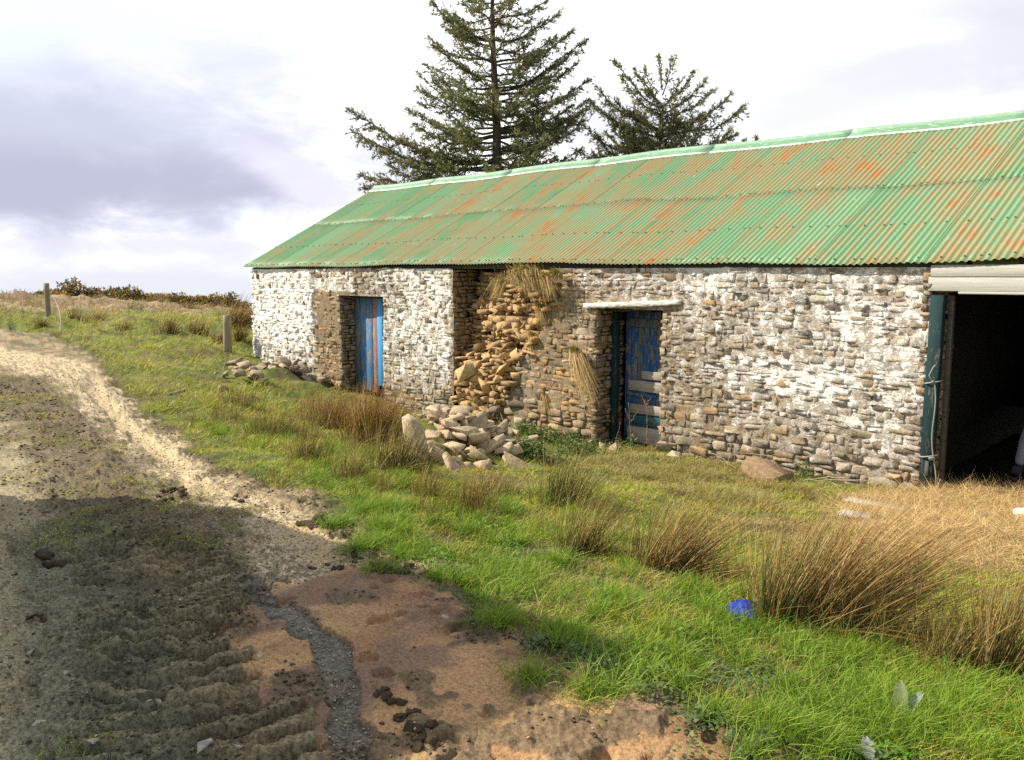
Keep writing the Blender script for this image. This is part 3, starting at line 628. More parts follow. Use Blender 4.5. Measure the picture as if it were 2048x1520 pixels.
for xa, xb, za in ((X0 + .02, D1[0] - .03, -1.3), (D1[1] + .03, CAVL - .04, -1.3), (D2[1] + .03, BIG[0] - .03, -1.3), (BIG[1] + .03, X1 - .02, -1.3)):
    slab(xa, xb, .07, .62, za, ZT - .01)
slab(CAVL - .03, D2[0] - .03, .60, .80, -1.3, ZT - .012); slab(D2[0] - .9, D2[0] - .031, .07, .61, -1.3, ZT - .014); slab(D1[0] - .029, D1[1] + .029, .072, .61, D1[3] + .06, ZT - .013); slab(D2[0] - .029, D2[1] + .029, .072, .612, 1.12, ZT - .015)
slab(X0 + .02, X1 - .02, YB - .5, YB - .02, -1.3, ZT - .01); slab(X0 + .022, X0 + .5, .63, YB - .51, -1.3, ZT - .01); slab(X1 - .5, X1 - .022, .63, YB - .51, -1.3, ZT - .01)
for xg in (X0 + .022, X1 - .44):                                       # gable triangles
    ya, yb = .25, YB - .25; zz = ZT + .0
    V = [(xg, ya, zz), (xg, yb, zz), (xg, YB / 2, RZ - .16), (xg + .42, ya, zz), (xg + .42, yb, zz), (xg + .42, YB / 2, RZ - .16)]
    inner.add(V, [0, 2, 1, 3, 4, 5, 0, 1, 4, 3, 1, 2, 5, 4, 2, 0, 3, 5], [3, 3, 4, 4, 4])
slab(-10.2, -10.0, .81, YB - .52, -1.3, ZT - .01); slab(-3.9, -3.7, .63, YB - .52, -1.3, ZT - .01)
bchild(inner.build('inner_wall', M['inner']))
# tumbled core stones lodged in the gap of the collapsed leaf
core = MB()
for _ in range(270):
    z = random.uniform(-.85, 1.55); q = random.random() ** 1.1 * .95; x = CAVL + .06 + q * float(cav_w(np.array(z))); d = float(cav_depth(x, z))
    if d < .03 and random.random() < .6: continue
    s = random.choice([.025, .035, .05, .07, .10]) * random.uniform(.7, 1.2) * (1.15 if z < .4 else .95)
    core.bm(rock_bm(rng, s * 1.5, s * 1.1, s * .62), (x, d - s * .05 + random.uniform(-.02, .03), z), rotm(rng, .38), np.array((.54, .36, .185)) * random.uniform(.35, 1.15))
tag(bchild(core.build('rubble_core', M['rock'])), 'loose tan core stones spilling from the collapsed outer leaf', None, None, 'stuff')
# lintels, eave fascia, wall plate
lin = MB(); R1 = np.array(Matrix.Rotation(rad(-3.2), 3, 'Y'))
rl = np.random.default_rng(77)
for k_ in range(1):
    xs = np.linspace(-.83, .83, 24); V = []; 
    for x_ in xs:
        e_ = .012 if abs(x_) > .8 else 0
        for (yy, zz) in ((-.15, -.04), (-.155, -.012), (-.153, .018), (-.145, .042), (.15, .042), (.15, -.042)): V.append((x_ + rl.normal(0, .004), yy + rl.normal(0, .005) + e_, zz * .85 * (1 - e_ * 10) + rl.normal(0, .0045)))
    Lq = []
    for i in range(23):
        for j in range(6): Lq += [i * 6 + j, i * 6 + (j + 1) % 6, (i + 1) * 6 + (j + 1) % 6, (i + 1) * 6 + j]
    V = np.array(V) @ R1.T + np.array([-7.35, .10, 1.145]); lin.add(V, Lq + list(range(6))[::-1] + [23 * 6 + j for j in range(6)], [4] * (23 * 6) + [6, 6])
bchild(lin.build('lintel', M['lintel']))
l = MB(); l.box((-7.3, .40, 1.10), (1.35, .34, .10), R1, jit=.01); l.box((-13.75, .30, 1.16), (1.75, .5, .05), jit=.008); l.box((-13.77, .335, 1.06), (1.4, .07, .14)); l.box((-9.3, .14, 1.685), (3.6, .12, .10)); l.box((-5.3, .10, 1.665), (3.7, .12, .06)); l.box((-14.2, .12, 1.665), (6.5, .12, .06)); bchild(l.build('timber', M['dark']))
fb = MB(); xm, xl = (BIG[0] + BIG[1]) / 2, BIG[1] - BIG[0]
R2 = np.array(Matrix.Rotation(rad(-.2), 3, 'Y'))
fb.box((xm + .02, -.02, 1.61), (xl + .04, .045, .12), R2); fb.box((xm - .0, -.015, 1.475), (xl + .04, .04, .145), R2); fb.box((xm + .14, -.045, 1.388), (xl - .3, .05, .030), R2, jit=.004)
for o in [fb.build('fascia_board', M['white'])]: bchild(o)
# green post at the wide opening, with an inner jamb stud
pm = MB(); pm.box((BIG[0] + .075, .0, .28), (.13, .09, 2.14), np.array(Matrix.Rotation(rad(.5), 3, 'Y')), jit=.006); bchild(pm.build('door_post', M['teal']))
pm = MB(); pm.box((BIG[0] + .19, .08, .30), (.05, .07, 2.1)); bchild(pm.build('jamb_stud', M['dark']))
# doors
door1 = empty('door'); tag(door1, 'narrow blue and red peeling plank door, sunlit strip painted in')
door1.parent = barn; door1.location = Vector((-13.75, .30, -.9)) - Vector(BL)
def board(parent, base, name, c, size, mt, rot=None, jit=.004):
    q = MB(); q.box((0, 0, 0), size, rot, jit=jit); o = q.build(name, M[mt]); o.parent = parent; o.location = Vector(c) - Vector(base); return o
B1 = (-13.75, .30, -.9); x = -14.44
for wd, mt in ((.20, 'navy'), (.20, 'blue'), (.22, 'blue'), (.16, 'pink'), (.18, 'bright'), (.20, 'blue'), (.20, 'blue')):
    top = 1.08; bot = -.72 + random.uniform(-.06, .04) + (.14 if mt == 'bright' else 0); board(door1, B1, 'plank', (x + wd / 2, .30 + random.uniform(-.006, .006), (top + bot) / 2), (wd - .012, .028, top - bot), mt); x += wd
board(door1, B1, 'rail', (-13.77, .335, .75), (1.3, .035, .12), 'navy'); board(door1, B1, 'rail', (-13.77, .335, -.4), (1.3, .035, .12), 'navy')
door2 = empty('door'); tag(door2, 'dark blue plank door patched with bare grey boards'); door2.parent = barn; B2 = (-7.27, .55, -.9); door2.location = Vector(B2) - Vector(BL)
def dx(px, y=.55): return PY(px, 700, y)[0]
def dz(px, py, y=.55): return PY(px, py, y)[2]
x = -7.86
while x < -6.72:
    board(door2, B2, 'plank', (x + .055, .56 + random.uniform(-.005, .005), .10), (.104, .026, 1.86), 'doorblue' if random.random() < .75 else 'navy'); x += .11
board(door2, B2, 'rail', (-7.28, .535, .86), (1.1, .03, .12), 'navy')
def patch(xa, xb, ya, yb, mt, y=.52):
    a_, b_ = PY(xa, (ya + yb) / 2, y), PY(xb, (ya + yb) / 2, y); zt, zb = PY((xa + xb) / 2, ya, y)[2], PY((xa + xb) / 2, yb, y)[2]
    board(door2, B2, 'patch_board', ((a_[0] + b_[0]) / 2 + .05, y, (zt + zb) / 2), (b_[0] - a_[0] + .12, .024, zt - zb), mt, np.array(Matrix.Rotation(rad(random.uniform(-.6, .6)), 3, 'Y')))
patch(1285, 1325, 744, 760, 'greyboard'); patch(1259, 1329, 763, 784, 'greyboard', .515); patch(1252, 1300, 786, 793, 'doorblue', .525); patch(1262, 1332, 811, 830, 'greyboard'); patch(1258, 1332, 833, 850, 'tealboard', .515); patch(1256, 1330, 856, 888, 'greyboard', .53)
fr = MB(); fr.box((0, 0, 0), (.10, .10, 1.98), jit=.008); o = fr.build('door_frame', M['teal']); bchild(o); o.location = Vector((-7.90, .36, .07)) - Vector(BL); o.matrix_parent_inverse = Matrix.Identity(4)
# ------------------------------------------------------------------ corrugated roof
def make_roof():
    P_ = .0762; amp = .0095; SL = RUN / math.cos(PITCH); xa = -18.2; nsh = 36; spc = 8
    mb = MB(); ruv = []; shv = []; rg = np.random.default_rng(5)
    for sidek in (0, 1):
        for course in (0, 1):
            s0, s1 = ((0, SL * .53), (SL * .50, SL + .01))[course]
            for k in range(nsh):
                off = .05 * math.sin(k * 1.7) * .2
                xs = xa + k * P_ * spc + np.arange(0, spc * 8 + 8) * (P_ / 8) - P_ / 2 * 0
                ss = np.linspace(s0 + (rg.uniform(-.012, .012) if course == 0 else rg.uniform(-.015, .015)), s1, 7)
                Xg, Sg = np.meshgrid(xs, ss); lift = .004 * course + .0035 * ((xs - xs[0]) / (xs[-1] - xs[0])) + .0
                Hh = amp * np.cos((xs - xa) / P_ * 2 * np.pi) + lift + .0006 * (k % 2)
                sag = .018 * np.sin(Xg * .55 + 1) + .01 * np.sin(Xg * 1.9) + rg.uniform(-.003, .003)
                y = EY + Sg * math.cos(PITCH) - Hh[None] * math.sin(PITCH); z = EZ + Sg * math.sin(PITCH) + Hh[None] * math.cos(PITCH) + sag
                z = z + .06 * sst(Xg, -3.2, -1.8) * (1 - Sg / SL)
                if sidek: y = YB - y
                V = np.stack([Xg, y, z], -1).reshape(-1, 3); n = len(xs); i = np.arange(6)[:, None] * n; j = np.arange(n - 1)[None]
                q = np.stack([i + j, i + j + 1, i + n + j + 1, i + n + j], -1).reshape(-1, 4)
                if sidek: q = q[:, ::-1]
                mb.add(V, q, np.full(len(q), 4)); ruv.append(np.stack([Xg + course * 31.7 + sidek * 90, Sg + (k * .37 % 1) * .5, 0 * Sg], -1).reshape(-1, 3))
                mid = math.exp(-((k - 12) / 7) ** 2) * .25 + (.15 if 24 < k < 28 else 0) - (.35 if k in (5, 28, 29, 30) else 0) - (.2 if k < 4 else 0)
                shv.append(np.tile([rg.uniform(.0, 1.) * .5 + mid * 1.6 + .15, rg.random(), rg.random()], (len(V), 1)))
    for s_ in (.10, .95, SL * .52 - .05, SL * .52 + 1.0, SL - .25):        # roofing screws, part of the sheets
        for k in range(0, int(nsh * spc)):
            if (k % 3 and not (k % 8 == 0)): continue
            x = xa + k * P_; V, Lq, Sq = tube([(0, 0, 0), (0, 0, .012)], [.012, .008], 6)
            zz = EZ + s_ * math.sin(PITCH) + .012 + .018 * math.sin(x * .55 + 1) + .01 * math.sin(x * 1.9) + .06 * float(sst(np.array(x), -3.2, -1.8)) * (1 - s_ / SL)
            V = V @ np.array(Matrix.Rotation(PITCH, 3, 'X')).T + np.array([x, EY + s_ * math.cos(PITCH) - .005, zz]); mb.add(V, Lq, Sq); ruv.append(np.tile([0., -50, 0], (len(V), 1))); shv.append(np.tile([.1, 0, 0], (len(V), 1)))
    o = mk('roof', np.concatenate(mb.V), np.concatenate(mb.L), np.concatenate(mb.S), M['roof'], None, None, {'ruv': np.concatenate(ruv), 'sheet': np.concatenate(shv)}, True)
    md = o.modifiers.new('thickness', 'SOLIDIFY'); md.thickness = .002; md.offset = -1
    bchild(o)
    rc = MB(); n = 9
    for k in range(n):                                                   # ridge capping, lapped lengths
        L_ = (nsh * spc * P_ + .16) / n; x0 = xa - .04 + k * L_; xs = np.linspace(x0, x0 + L_ + .06, 9); lift = .010 + .002 * (k % 2)
        wv = lambda x: .002 * np.sin(x * 3.1) + .018 * np.sin(x * .55 + 1) + .01 * np.sin(x * 1.9)
        prof = [(-.205, -.020, 1), (-.192, .004, 1), (-.186, .007, .0), (-.06, .012, 0), (-.035, .035, .2), (0, .052, .3), (.035, .035, 0), (.06, .012, 0), (.24, .008, 0)]
        V = []; E_ = []
        for x in xs:
            for (s_, hh, ed) in prof:
                sg = -1 if s_ < 0 else 1; y = EY + RUN + s_ * math.cos(PITCH) + sg * 0; z = RZ - abs(s_) * math.sin(PITCH) + hh + lift + .012 + wv(x); V.append((x, y, z)); E_.append(ed)
        m_ = len(prof); Lq = []; 
        for i in range(len(xs) - 1):
            for j in range(m_ - 1): Lq += [i * m_ + j, (i + 1) * m_ + j, (i + 1) * m_ + j + 1, i * m_ + j + 1]
        rc.add(V, Lq, [4] * (len(Lq) // 4), None, E_)
    o2 = rc.build('ridge_cap', M['ridge'], None, False, 'edge'); md = o2.modifiers.new('thickness', 'SOLIDIFY'); md.thickness = .003; bchild(o2)
    rf = MB()
    for k in range(24):
        x = xa + .3 + k * .9
        for sg in (0, 1):
            y0, y1 = EY + .12, EY + RUN; c = np.array([x, (y0 + y1) / 2, EZ + (y1 + y0 - 2 * EY) / 2 * math.tan(PITCH) - .09]); 
            if sg: c[1] = YB - c[1]
            rf.box(c, (.05, (y1 - y0) / math.cos(PITCH) - .1, .09), np.array(Matrix.Rotation(PITCH if not sg else -PITCH, 3, 'X')))
    bchild(rf.build('rafter', M['dark']))
make_roof()
# rope tied to the green post
q = MB(); bx = BIG[0] + .10
pts = []
for i in range(28):
    k = i / 27; pts.append((bx + .005 + .075 * k + .018 * math.sin(k * 9), -.065 - .02 * math.sin(k * 5) * k, .50 - 1.28 * k + .03 * 0))
V, Lq, S = tube(pts, .0065, 6); q.add(V, Lq, S)
for zz, rr_ in ((.44, .085), (-.35, .085)):
    an = np.linspace(0, 2 * np.pi, 15); V, Lq, S = tube([(BIG[0] + .085 + rr_ * math.cos(a_), -.005 + .07 * math.sin(a_), zz + .02 * math.cos(a_ * 1)) for a_ in an], .008, 5); q.add(V, Lq, S)
V, Lq, S = tube([(bx, -.08, .44), (bx - .03, -.10, .52), (bx + .0, -.09, .60), (bx + .02, -.08, .63)], .008, 5); q.add(V, Lq, S)
q.bm(rock_bm(rng, .03, .025, .022), (bx + .045, -.085, -.36)); q.bm(rock_bm(rng, .024, .02, .02), (bx, -.085, .45))
tag(q.build('rope', M['rope']), 'pale rope knotted round the dark green post of the open doorway', 'rope')
q = MB(); q.box((BIG[0] + .085, -.052, -.48), (.035, .006, .16), jit=.004); o = q.build('paint_patch', M['navy']); bchild(o)

# ------------------------------------------------------------------ shed behind the photographer's left: it throws the foreground shadow
def shed():
    root = empty('stone_shed', tuple(uv(-6.5, 3.3, 0))); tag(root, 'gabled stone outhouse across the track from the long barn', 'shed')
    U0, VA, VB, ZE, ZP = -4.6, 1.5, 6.25, 2.15, 4.4; vm = 4.15; UL = -9.5
    mb = MB(); rg = np.random.default_rng(3)
    def frame(u0, v0, ua, va_): o_ = CAM * [1, 1, 0] + RR * u0 + VH * v0; return (o_, ua, UP, va_)
    def gb(z):
        if z < ZE: return [(VA, VB)]
        k = (z - ZE) / (ZP - ZE); return [(VA + (vm - VA) * k, VB + (vm - VB) * k)] if k < .95 else []
    def put(fr, iv, z1):
        u, v, a, b = rows(iv, -.4, z1, rg, .06, .14, .12, .4); N = len(u); wv = rg.uniform(.4, 1, N)
        V, Lq, S, C, W_ = stone_set(u, v, a, b, rg.normal(0, .01, N), rg.uniform(.015, .05, N), fr, stone_cols(N, rg), rg, wv); mb.add(V, Lq, S, C, W_)
    put(frame(U0, 0, VH, RR), gb, ZP - .1); put(frame(UL, 0, VH, -RR), gb, ZP - .1); put(frame(0, VB, RR, VH), lambda z: [(UL, U0)], ZE); put(frame(0, VA, RR, -VH), lambda z: [(UL, U0)], ZE)
    for u_ in (U0 - .02, UL + .02):
        V = [CAM * [1, 1, 0] + RR * u_ + VH * v_ + UP * z_ for v_, z_ in ((VA, -.5), (VB, -.5), (VB, ZE), (vm, ZP), (VA, ZE))]; mb.add(V, range(5), [5], (.25, .2, .14), .6)
    for v_ in (VA + .02, VB - .02):
        V = [CAM * [1, 1, 0] + RR * u_ + VH * v_ + UP * z_ for u_, z_ in ((UL, -.5), (U0, -.5), (U0, ZE), (UL, ZE))]; mb.add(V, range(4), [4], (.25, .2, .14), .6)
    inv = Matrix.Translation(-root.location)
    o = mb.build('wall', M['stone'], root, False, 'wash'); o.matrix_parent_inverse = inv
    rb = MB(); 
    for va_, ze in ((VA - .15, ZE - .13), (VB + .15, ZE - .1)):
        us = np.linspace(UL - .15, U0 + .08, 560); hh = .009 * np.cos(us / .0762 * 2 * np.pi)
        V = np.concatenate([[CAM * [1, 1, 0] + RR * u_ + VH * va_ + UP * (ze + .05 + h__) for u_, h__ in zip(us, hh)], [CAM * [1, 1, 0] + RR * u_ + VH * vm + UP * (ZP + .06 + h__) for u_, h__ in zip(us, hh)]])
        n = len(us); q_ = [[i, i + 1, n + i + 1, n + i] for i in range(n - 1)]; rb.add(V, np.array(q_).ravel(), [4] * len(q_))
    V = np.concatenate(rb.V); o = mk('roof', V, np.concatenate(rb.L), np.concatenate(rb.S), M['roof'], root, None, {'ruv': V[:, [0, 1, 2]], 'sheet': np.tile([.3, .5, 0], (len(V), 1))}, True); o.matrix_parent_inverse = inv
    md = o.modifiers.new('thickness', 'SOLIDIFY'); md.thickness = .003
    dr = MB(); Rm = np.array([RR, VH, UP]).T
    for k in range(5): dr.box(CAM * [1, 1, 0] + RR * (U0 + .07) + VH * (2.9 + .17 * k) + UP * .95, (.03, .16, 1.9), Rm)
    o = dr.build('door', M['blue'], root); o.matrix_parent_inverse = inv
shed()

# ------------------------------------------------------------------ fallen stones
rs_ = np.random.default_rng(21)
def stone(name, pos, size, label, cat, group=None, tanm=.85, rot=None, sink=.35, n=11, colk=None):
    sx, sy, sz = size; R = rotm(rs_, .3) if rot is None else rot
    q = MB(); base = np.array((.52, .42, .28)) * tanm + np.array((.30, .26, .21)) * (1 - tanm)
    q.bm(rock_bm(rs_, sx, sy, sz, n), (0, 0, 0), R, base * rs_.uniform(.72, 1.18) if colk is None else np.array(colk))
    o = q.build(name, M['rock']); zz = pos[2] + sz * (1 - 2 * sink) if len(pos) > 2 else h1(*pos[:2]) + sz * (1 - 2 * sink); o.location = (pos[0], pos[1], zz); tag(o, label, cat, group); return o
GA = 'stones fallen in a heap below the collapsed part of the wall'; GB = 'stones tumbled at the left corner of the barn'
def around(px, py, r): 
    g = G0(px, py); a_ = rs_.uniform(0, 2 * np.pi); k = r * math.sqrt(rs_.random()); return (g[0] + k * math.cos(a_), g[1] + k * math.sin(a_))
g = G(832, 925); stone('stone', (g[0], g[1], g[2] + .06), (.105, .09, .26), 'tall pale stone standing upright at the left end of the fallen heap', 'stone', None, 1., np.array(Matrix.Rotation(rad(9), 3, 'X') @ Matrix.Rotation(rad(-8), 3, 'Y')), .12, 20, (.50, .42, .30))
g = G(822, 932); stone('stone', g, (.17, .13, .12), 'squat pale block in front of the upright stone of the heap', 'stone', None, 1., None, .2, 16, (.46, .38, .26))
for i, (px, py, sx, sy, sz, e) in enumerate([(915, 905, .18, .12, .11, .05), (950, 915, .19, .14, .10, .0), (880, 905, .15, .10, .08, .02), (985, 893, .20, .08, .045, .20), (1000, 903, .22, .09, .045, .14), (960, 890, .17, .10, .06, .22), (925, 885, .13, .11, .09, .25), (870, 918, .12, .12, .07, .0), (975, 932, .13, .1, .05, 0), (1040, 940, .20, .12, .06, 0), (1020, 925, .17, .11, .06, 0), (900, 940, .15, .1, .06, 0), (935, 935, .12, .09, .05, 0), (1010, 915, .16, .07, .05, .08), (895, 890, .10, .08, .06, .1), (915, 872, .10, .08, .07, .12)]):
    g = G(px, py); stone('stone', (g[0], g[1], g[2] + e * .55), (sx * 1.05, sy * 1.1, sz * 1.35), 'pale angular stone in the heap under the collapsed wall', 'stone', GA)
for i in range(95):
    x, y = around(*random.choice([(940, 912), (900, 910), (985, 915), (930, 925)]), .52); s_ = rs_.uniform(.04, .12); zz = h1(x, y) + rs_.uniform(0, .14)
    stone('stone', (x, y, zz), (s_ * 1.4, s_, s_ * .6), 'pale angular stone in the heap under the collapsed wall', 'stone', GA)
for i in range(120):
    x, y = around(*random.choice([(500, 750), (530, 755), (560, 757), (590, 765), (480, 765), (615, 768), (540, 745)]), .42)
    if y > -.05: y = -.05 - rs_.uniform(0, .3)
    s_ = rs_.uniform(.05, .12); stone('stone', (x, y, h1(x, y) + rs_.uniform(0, .22)), (s_ * 1.5, s_, s_ * .6), 'grey brown stone in the spill at the left corner of the barn', 'stone', GB, .45)
for px, py, sx, sy, sz, lab in [(1225, 905, .09, .08, .08, 'small square block at the left foot of the second doorway'), (1205, 898, .07, .08, .08, 'dark block leaning at the wall left of the second doorway'), (1355, 925, .20, .12, .05, 'flat stone lying in straw right of the second doorway'), (1345, 905, .22, .12, .07, 'long dark stone jutting at the right foot of the second doorway'), (452, 780, .2, .14, .05, 'flat pale slab left of the corner stones')]:
    g = G(px, py); g[1] = min(g[1], -.08); stone('stone', (g[0], g[1], h1(g[0], g[1])), (sx, sy, sz), lab, 'stone', None, .4)
# the large pale boulder lodged at the lip of the gap
g = PY(933, 741, -.06); stone('boulder', (g[0] + .03, -.02, g[2] + .0), (.20, .17, .125), 'large pale boulder lodged at the left lip of the collapsed wall', 'boulder', None, 1., np.array(Matrix.Rotation(rad(-24), 3, 'Y') @ Matrix.Rotation(rad(12), 3, 'X')), .5, 18, (.58, .46, .27))
for px, py, s_, lab in [(1000, 640, .10, 'tan block poking out near the top of the gap'), (1008, 653, .09, 'rounded tan block below the topmost one in the gap'), (975, 715, .085, 'tan stone sticking out beside the dark hole'), (1030, 750, .07, 'flat faced grey tan stone in the lower gap'), (990, 570, .07, 'upright tan stone under the overhanging turf')]:
    d_ = float(cav_depth(PY(px, py, .15)[0], PY(px, py, .15)[2])); g = PY(px, py, d_ - .06); stone('stone', (g[0], g[1], g[2]), (s_ * 1.2, s_, s_ * .7), lab, 'stone', None, 1., None, .5, 16, (.52, .38, .20))
# big block lying by the wall right of the doors
q = MB(); bmx = rock_bm(rs_, .30, .16, .10, 26); q.bm(bmx, (0, 0, 0), np.array(Matrix.Rotation(rad(12), 3, 'Y') @ Matrix.Rotation(rad(-8), 3, 'Z')), (.27, .19, .12)); o = q.build('boulder', M['rock']); g = G(1530, 962); o.location = (g[0], g[1] , g[2] + .11); tag(o, 'long brown block lying in the grass by the wall between second door and wide opening', 'boulder')
# loose stones and specks on the track
lab = 'pale stone lying loose on the muddy track'
for px, py, s_ in [(890, 1237, .02), (310, 1397, .035), (325, 1393, .02), (75, 1430, .018), (410, 1505, .022), (478, 1480, .018), (185, 1480, .014), (345, 1305, .015), (430, 1250, .018), (440, 1245, .015), (60, 1280, .018), (475, 1200, .014), (830, 1462, .02), (1150, 1300, .014), (240, 1460, .012), (130, 1330, .014), (270, 1200, .014), (520, 1320, .014)]:
    g = G(px, py); stone('pebble', g, (s_ * 1.2, s_, s_ * .6), lab, 'pebble', 'pale stones loose on the track', .2, None, .3, 12, (.46, .43, .38))
for px, py, s_ in [(350, 985, .10), (370, 990, .07), (330, 993, .06), (620, 1045, .09), (640, 1050, .06), (100, 1110, .09), (115, 1115, .07), (760, 1140, .08), (800, 1142, .06), (720, 1108, .05), (1165, 1440, .02), (1200, 1480, .02), (75, 1222, .05), (490, 990, .05), (850, 1105, .05), (790, 1400, .045), (815, 1430, .05), (840, 1460, .05), (855, 1490, .045), (770, 1385, .035), (690, 1130, .04), (640, 1120, .03)]:
    for k in range(5):
        g = G(px + rs_.uniform(-22, 22), py + rs_.uniform(-8, 8)); stone('mud_clod', g, (s_ * .5, s_ * .4, s_ * .26), 'dark clod of mud thrown up at the edge of the track', 'clod', 'dark mud clods along the track', .0, None, .35, 14, (.075, .055, .035))

# ------------------------------------------------------------------ vegetation
vg = np.random.default_rng(31)
def col_(a, k=.2, n=1): return np.array(a) * vg.uniform(1 - k, 1 + k, (n, 1)) * vg.uniform(.93, 1.07, (n, 3))
def field(N, rmin, rmax, amax, power=1.0):
    q = vg.random(N); r = (rmin ** (1 - power) + q * (rmax ** (1 - power) - rmin ** (1 - power))) ** (1 / (1 - power)) if power != 1 else rmin * (rmax / rmin) ** q
    a_ = vg.uniform(-amax, amax, N); x = CAM[0] + (VH[0] * np.cos(a_) + RR[0] * np.sin(a_)) * r; y = CAM[1] + (VH[1] * np.cos(a_) + RR[1] * np.sin(a_)) * r
    return x, y, r
DRY = [(G0(1330, 950), .8), (G0(1510, 1010), .35), (G0(1250, 925), .5), (G0(1450, 960), .5), (G0(1560, 1050), .5), (G0(620, 810), .4), (G0(1700, 1110), .5), (G0(1250, 1180), .35), (G0(1560, 1330), .3)]
def outside_barn(x, y): return ~((x > X0 - .05) & (x < X1) & (y > -.10) & (y < YB + .1))
def grass(name, N, rmin, rmax, hgt, label, power=1.0, amax=rad(46), cond=None, wk=1.):
    x, y, r = field(N, rmin, rmax, amax, power); m = masks(x, y); nz = fbm(x * 2.2, y * 2.2, 3, 81); nb = fbm(x * .9, y * .9, 3, 82)
    dens = (1 - m['track']) * (1 - .93 * m['straw']) + m['track'] * (m['strip'] * sst(nz, .42, .56) * .9 + sst(nz, .70, .78) * .25 * (1 - m['clay']) * (1 - m['rut1']))
    dens = dens * (.12 + .88 * sst(fbm(x * 4.5, y * 4.5, 4, 83), .34, .52)); dens *= np.where(outside_barn(x, y), 1, 0)
    for c_, k_, h__ in MOUNDS[:6]: dens = dens * (1 - .96 * np.exp(-(((x - c_[0]) ** 2 + (y - c_[1]) ** 2) / (k_ * 1.05) ** 2) ** 2))
    if cond is not None: dens = dens * cond(x, y, m)
    k = vg.random(N) < dens; x, y, r, nz, nb = [q[k] for q in (x, y, r, nz, nb)]; tr = m['track'][k]; n = len(x); z = H(x, y) - .012
    L = hgt * vg.uniform(.45, 1.25, n) * (.30 + 1.5 * nz) * np.where(tr > .5, .45, 1) * (1 - .45 * m['edge'][k]); Wd = (.0028 + .00038 * r) * vg.uniform(.7, 1.3, n) * wk
    L = L * (1 + .03 * np.maximum(0, r - 8))
    d = np.stack([vg.normal(0, .42, n), vg.normal(0, .42, n), np.ones(n)], 1) + RR * .12
    bend = np.stack([vg.normal(0, .35, n), vg.normal(0, .35, n), -vg.uniform(.1, .4, n)], 1) * L[:, None] + RR * (.18 * L)[:, None]
    lush = np.array((.17, .32, .022)); yel = np.array((.47, .49, .05)); dry = np.array((.50, .37, .16)); olive = np.array((.13, .15, .03))
    f = sst(nb + vg.normal(0, .12, n) + .10 * sst(r, 4, 7), .32, .58)[:, None]; c = lush * (1 - f) + yel * f
    mid = sst(r, 4.2, 7.5)[:, None]; c = c * (1 - mid * .45) + yel * mid * .45
    g2 = (vg.random(n) < .14)[:, None]; c = np.where(g2, olive, c)
    dr_ = .13 + 0 * r
    for cc, rr_ in DRY: dr_ = dr_ + .8 * np.exp(-((x - cc[0]) ** 2 + (y - cc[1]) ** 2) / rr_ ** 2)
    dr_ = dr_ + .16 * sst(r, 10, 16) + .55 * sst(r + (nb - .5) * 10, 32, 38) + .28 * sst(fbm(x * 1.8, y * 1.8, 4, 84), .50, .64)
    c = np.where((vg.random(n) < dr_)[:, None], dry * vg.uniform(.7, 1.15, (n, 1)), c)
    far = sst(r + (nb - .5) * 10, 32, 38)[:, None]; yf = sst(r, 11, 18)[:, None] * .6; c = c * (1 - yf) + np.array((.46, .44, .07)) * yf
    c = c * (1 - far) + (c * .4 + np.array((.24, .16, .10)) * .6) * far
    c = c * vg.uniform(.78, 1.2, (n, 1))
    o = mk(name, *strands(np.stack([x, y, z], 1), d, L, Wd, bend, c * .62, c, 3, 2, vg)[:3], M['blade'], None, None) if False else None
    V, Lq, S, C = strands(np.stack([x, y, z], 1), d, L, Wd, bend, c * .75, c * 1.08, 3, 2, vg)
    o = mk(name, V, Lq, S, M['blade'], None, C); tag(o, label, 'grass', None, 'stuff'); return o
grass('grass', 400000, 2.6, 14, .075, 'short green grass over the verge between track and barn', 1.0, rad(42))
grass('hill_grass', 150000, 12, 47, .12, 'rough pasture grass on the hill left of the barn', .9, rad(42), None, 1.3)

def crumbs(name, N, rmin, rmax, label, cond, pal, s0):
    x, y, r = field(N, rmin, rmax, rad(40), 1.0); m = masks(x, y); k = vg.random(N) < cond(x, y, m); x, y, r = x[k], y[k], r[k]; n = len(x); s_ = s0 * vg.uniform(.35, 1.0, n) ** 1.5 * (.7 + .12 * r)
    oc_ = np.array([(1, 0, 0), (-1, 0, 0), (0, 1, 0), (0, -1, 0), (0, 0, 1), (0, 0, -.6)], float); fc = np.array([(0, 2, 4), (2, 1, 4), (1, 3, 4), (3, 0, 4), (2, 0, 5), (1, 2, 5), (3, 1, 5), (0, 3, 5)])
    a_ = vg.uniform(0, 6.28, n); V = oc_[None] * vg.uniform(.6, 1.3, (n, 6, 1)) * s_[:, None, None] * np.array([1.2, .9, .6]); X = V[..., 0] * np.cos(a_)[:, None] - V[..., 1] * np.sin(a_)[:, None]; Y = V[..., 0] * np.sin(a_)[:, None] + V[..., 1] * np.cos(a_)[:, None]
    V = np.stack([X, Y, V[..., 2]], -1) + np.stack([x, y, H(x, y) + s_ * .15], 1)[:, None]; c = np.array(pal)[vg.integers(0, len(pal), n)] * vg.uniform(.7, 1.25, (n, 1))
    o = mk(name, V, (np.arange(n)[:, None, None] * 6 + fc[None]).ravel(), np.full(n * 8, 3), M['rock'], None, np.repeat(c, 6, 0)); tag(o, label, 'gravel', None, 'stuff')
crumbs('gravel', 60000, 2.6, 15, 'fine gravel strewn over the track', lambda x, y, m: m['track'] * np.maximum((1 - .95 * m['clay']) * (.25 + .75 * m['rut1']) * (1 - .6 * m['tyre']), m['chan']), [(.42, .37, .28), (.30, .26, .20), (.22, .20, .16), (.50, .45, .36), (.36, .28, .18)], .0085)
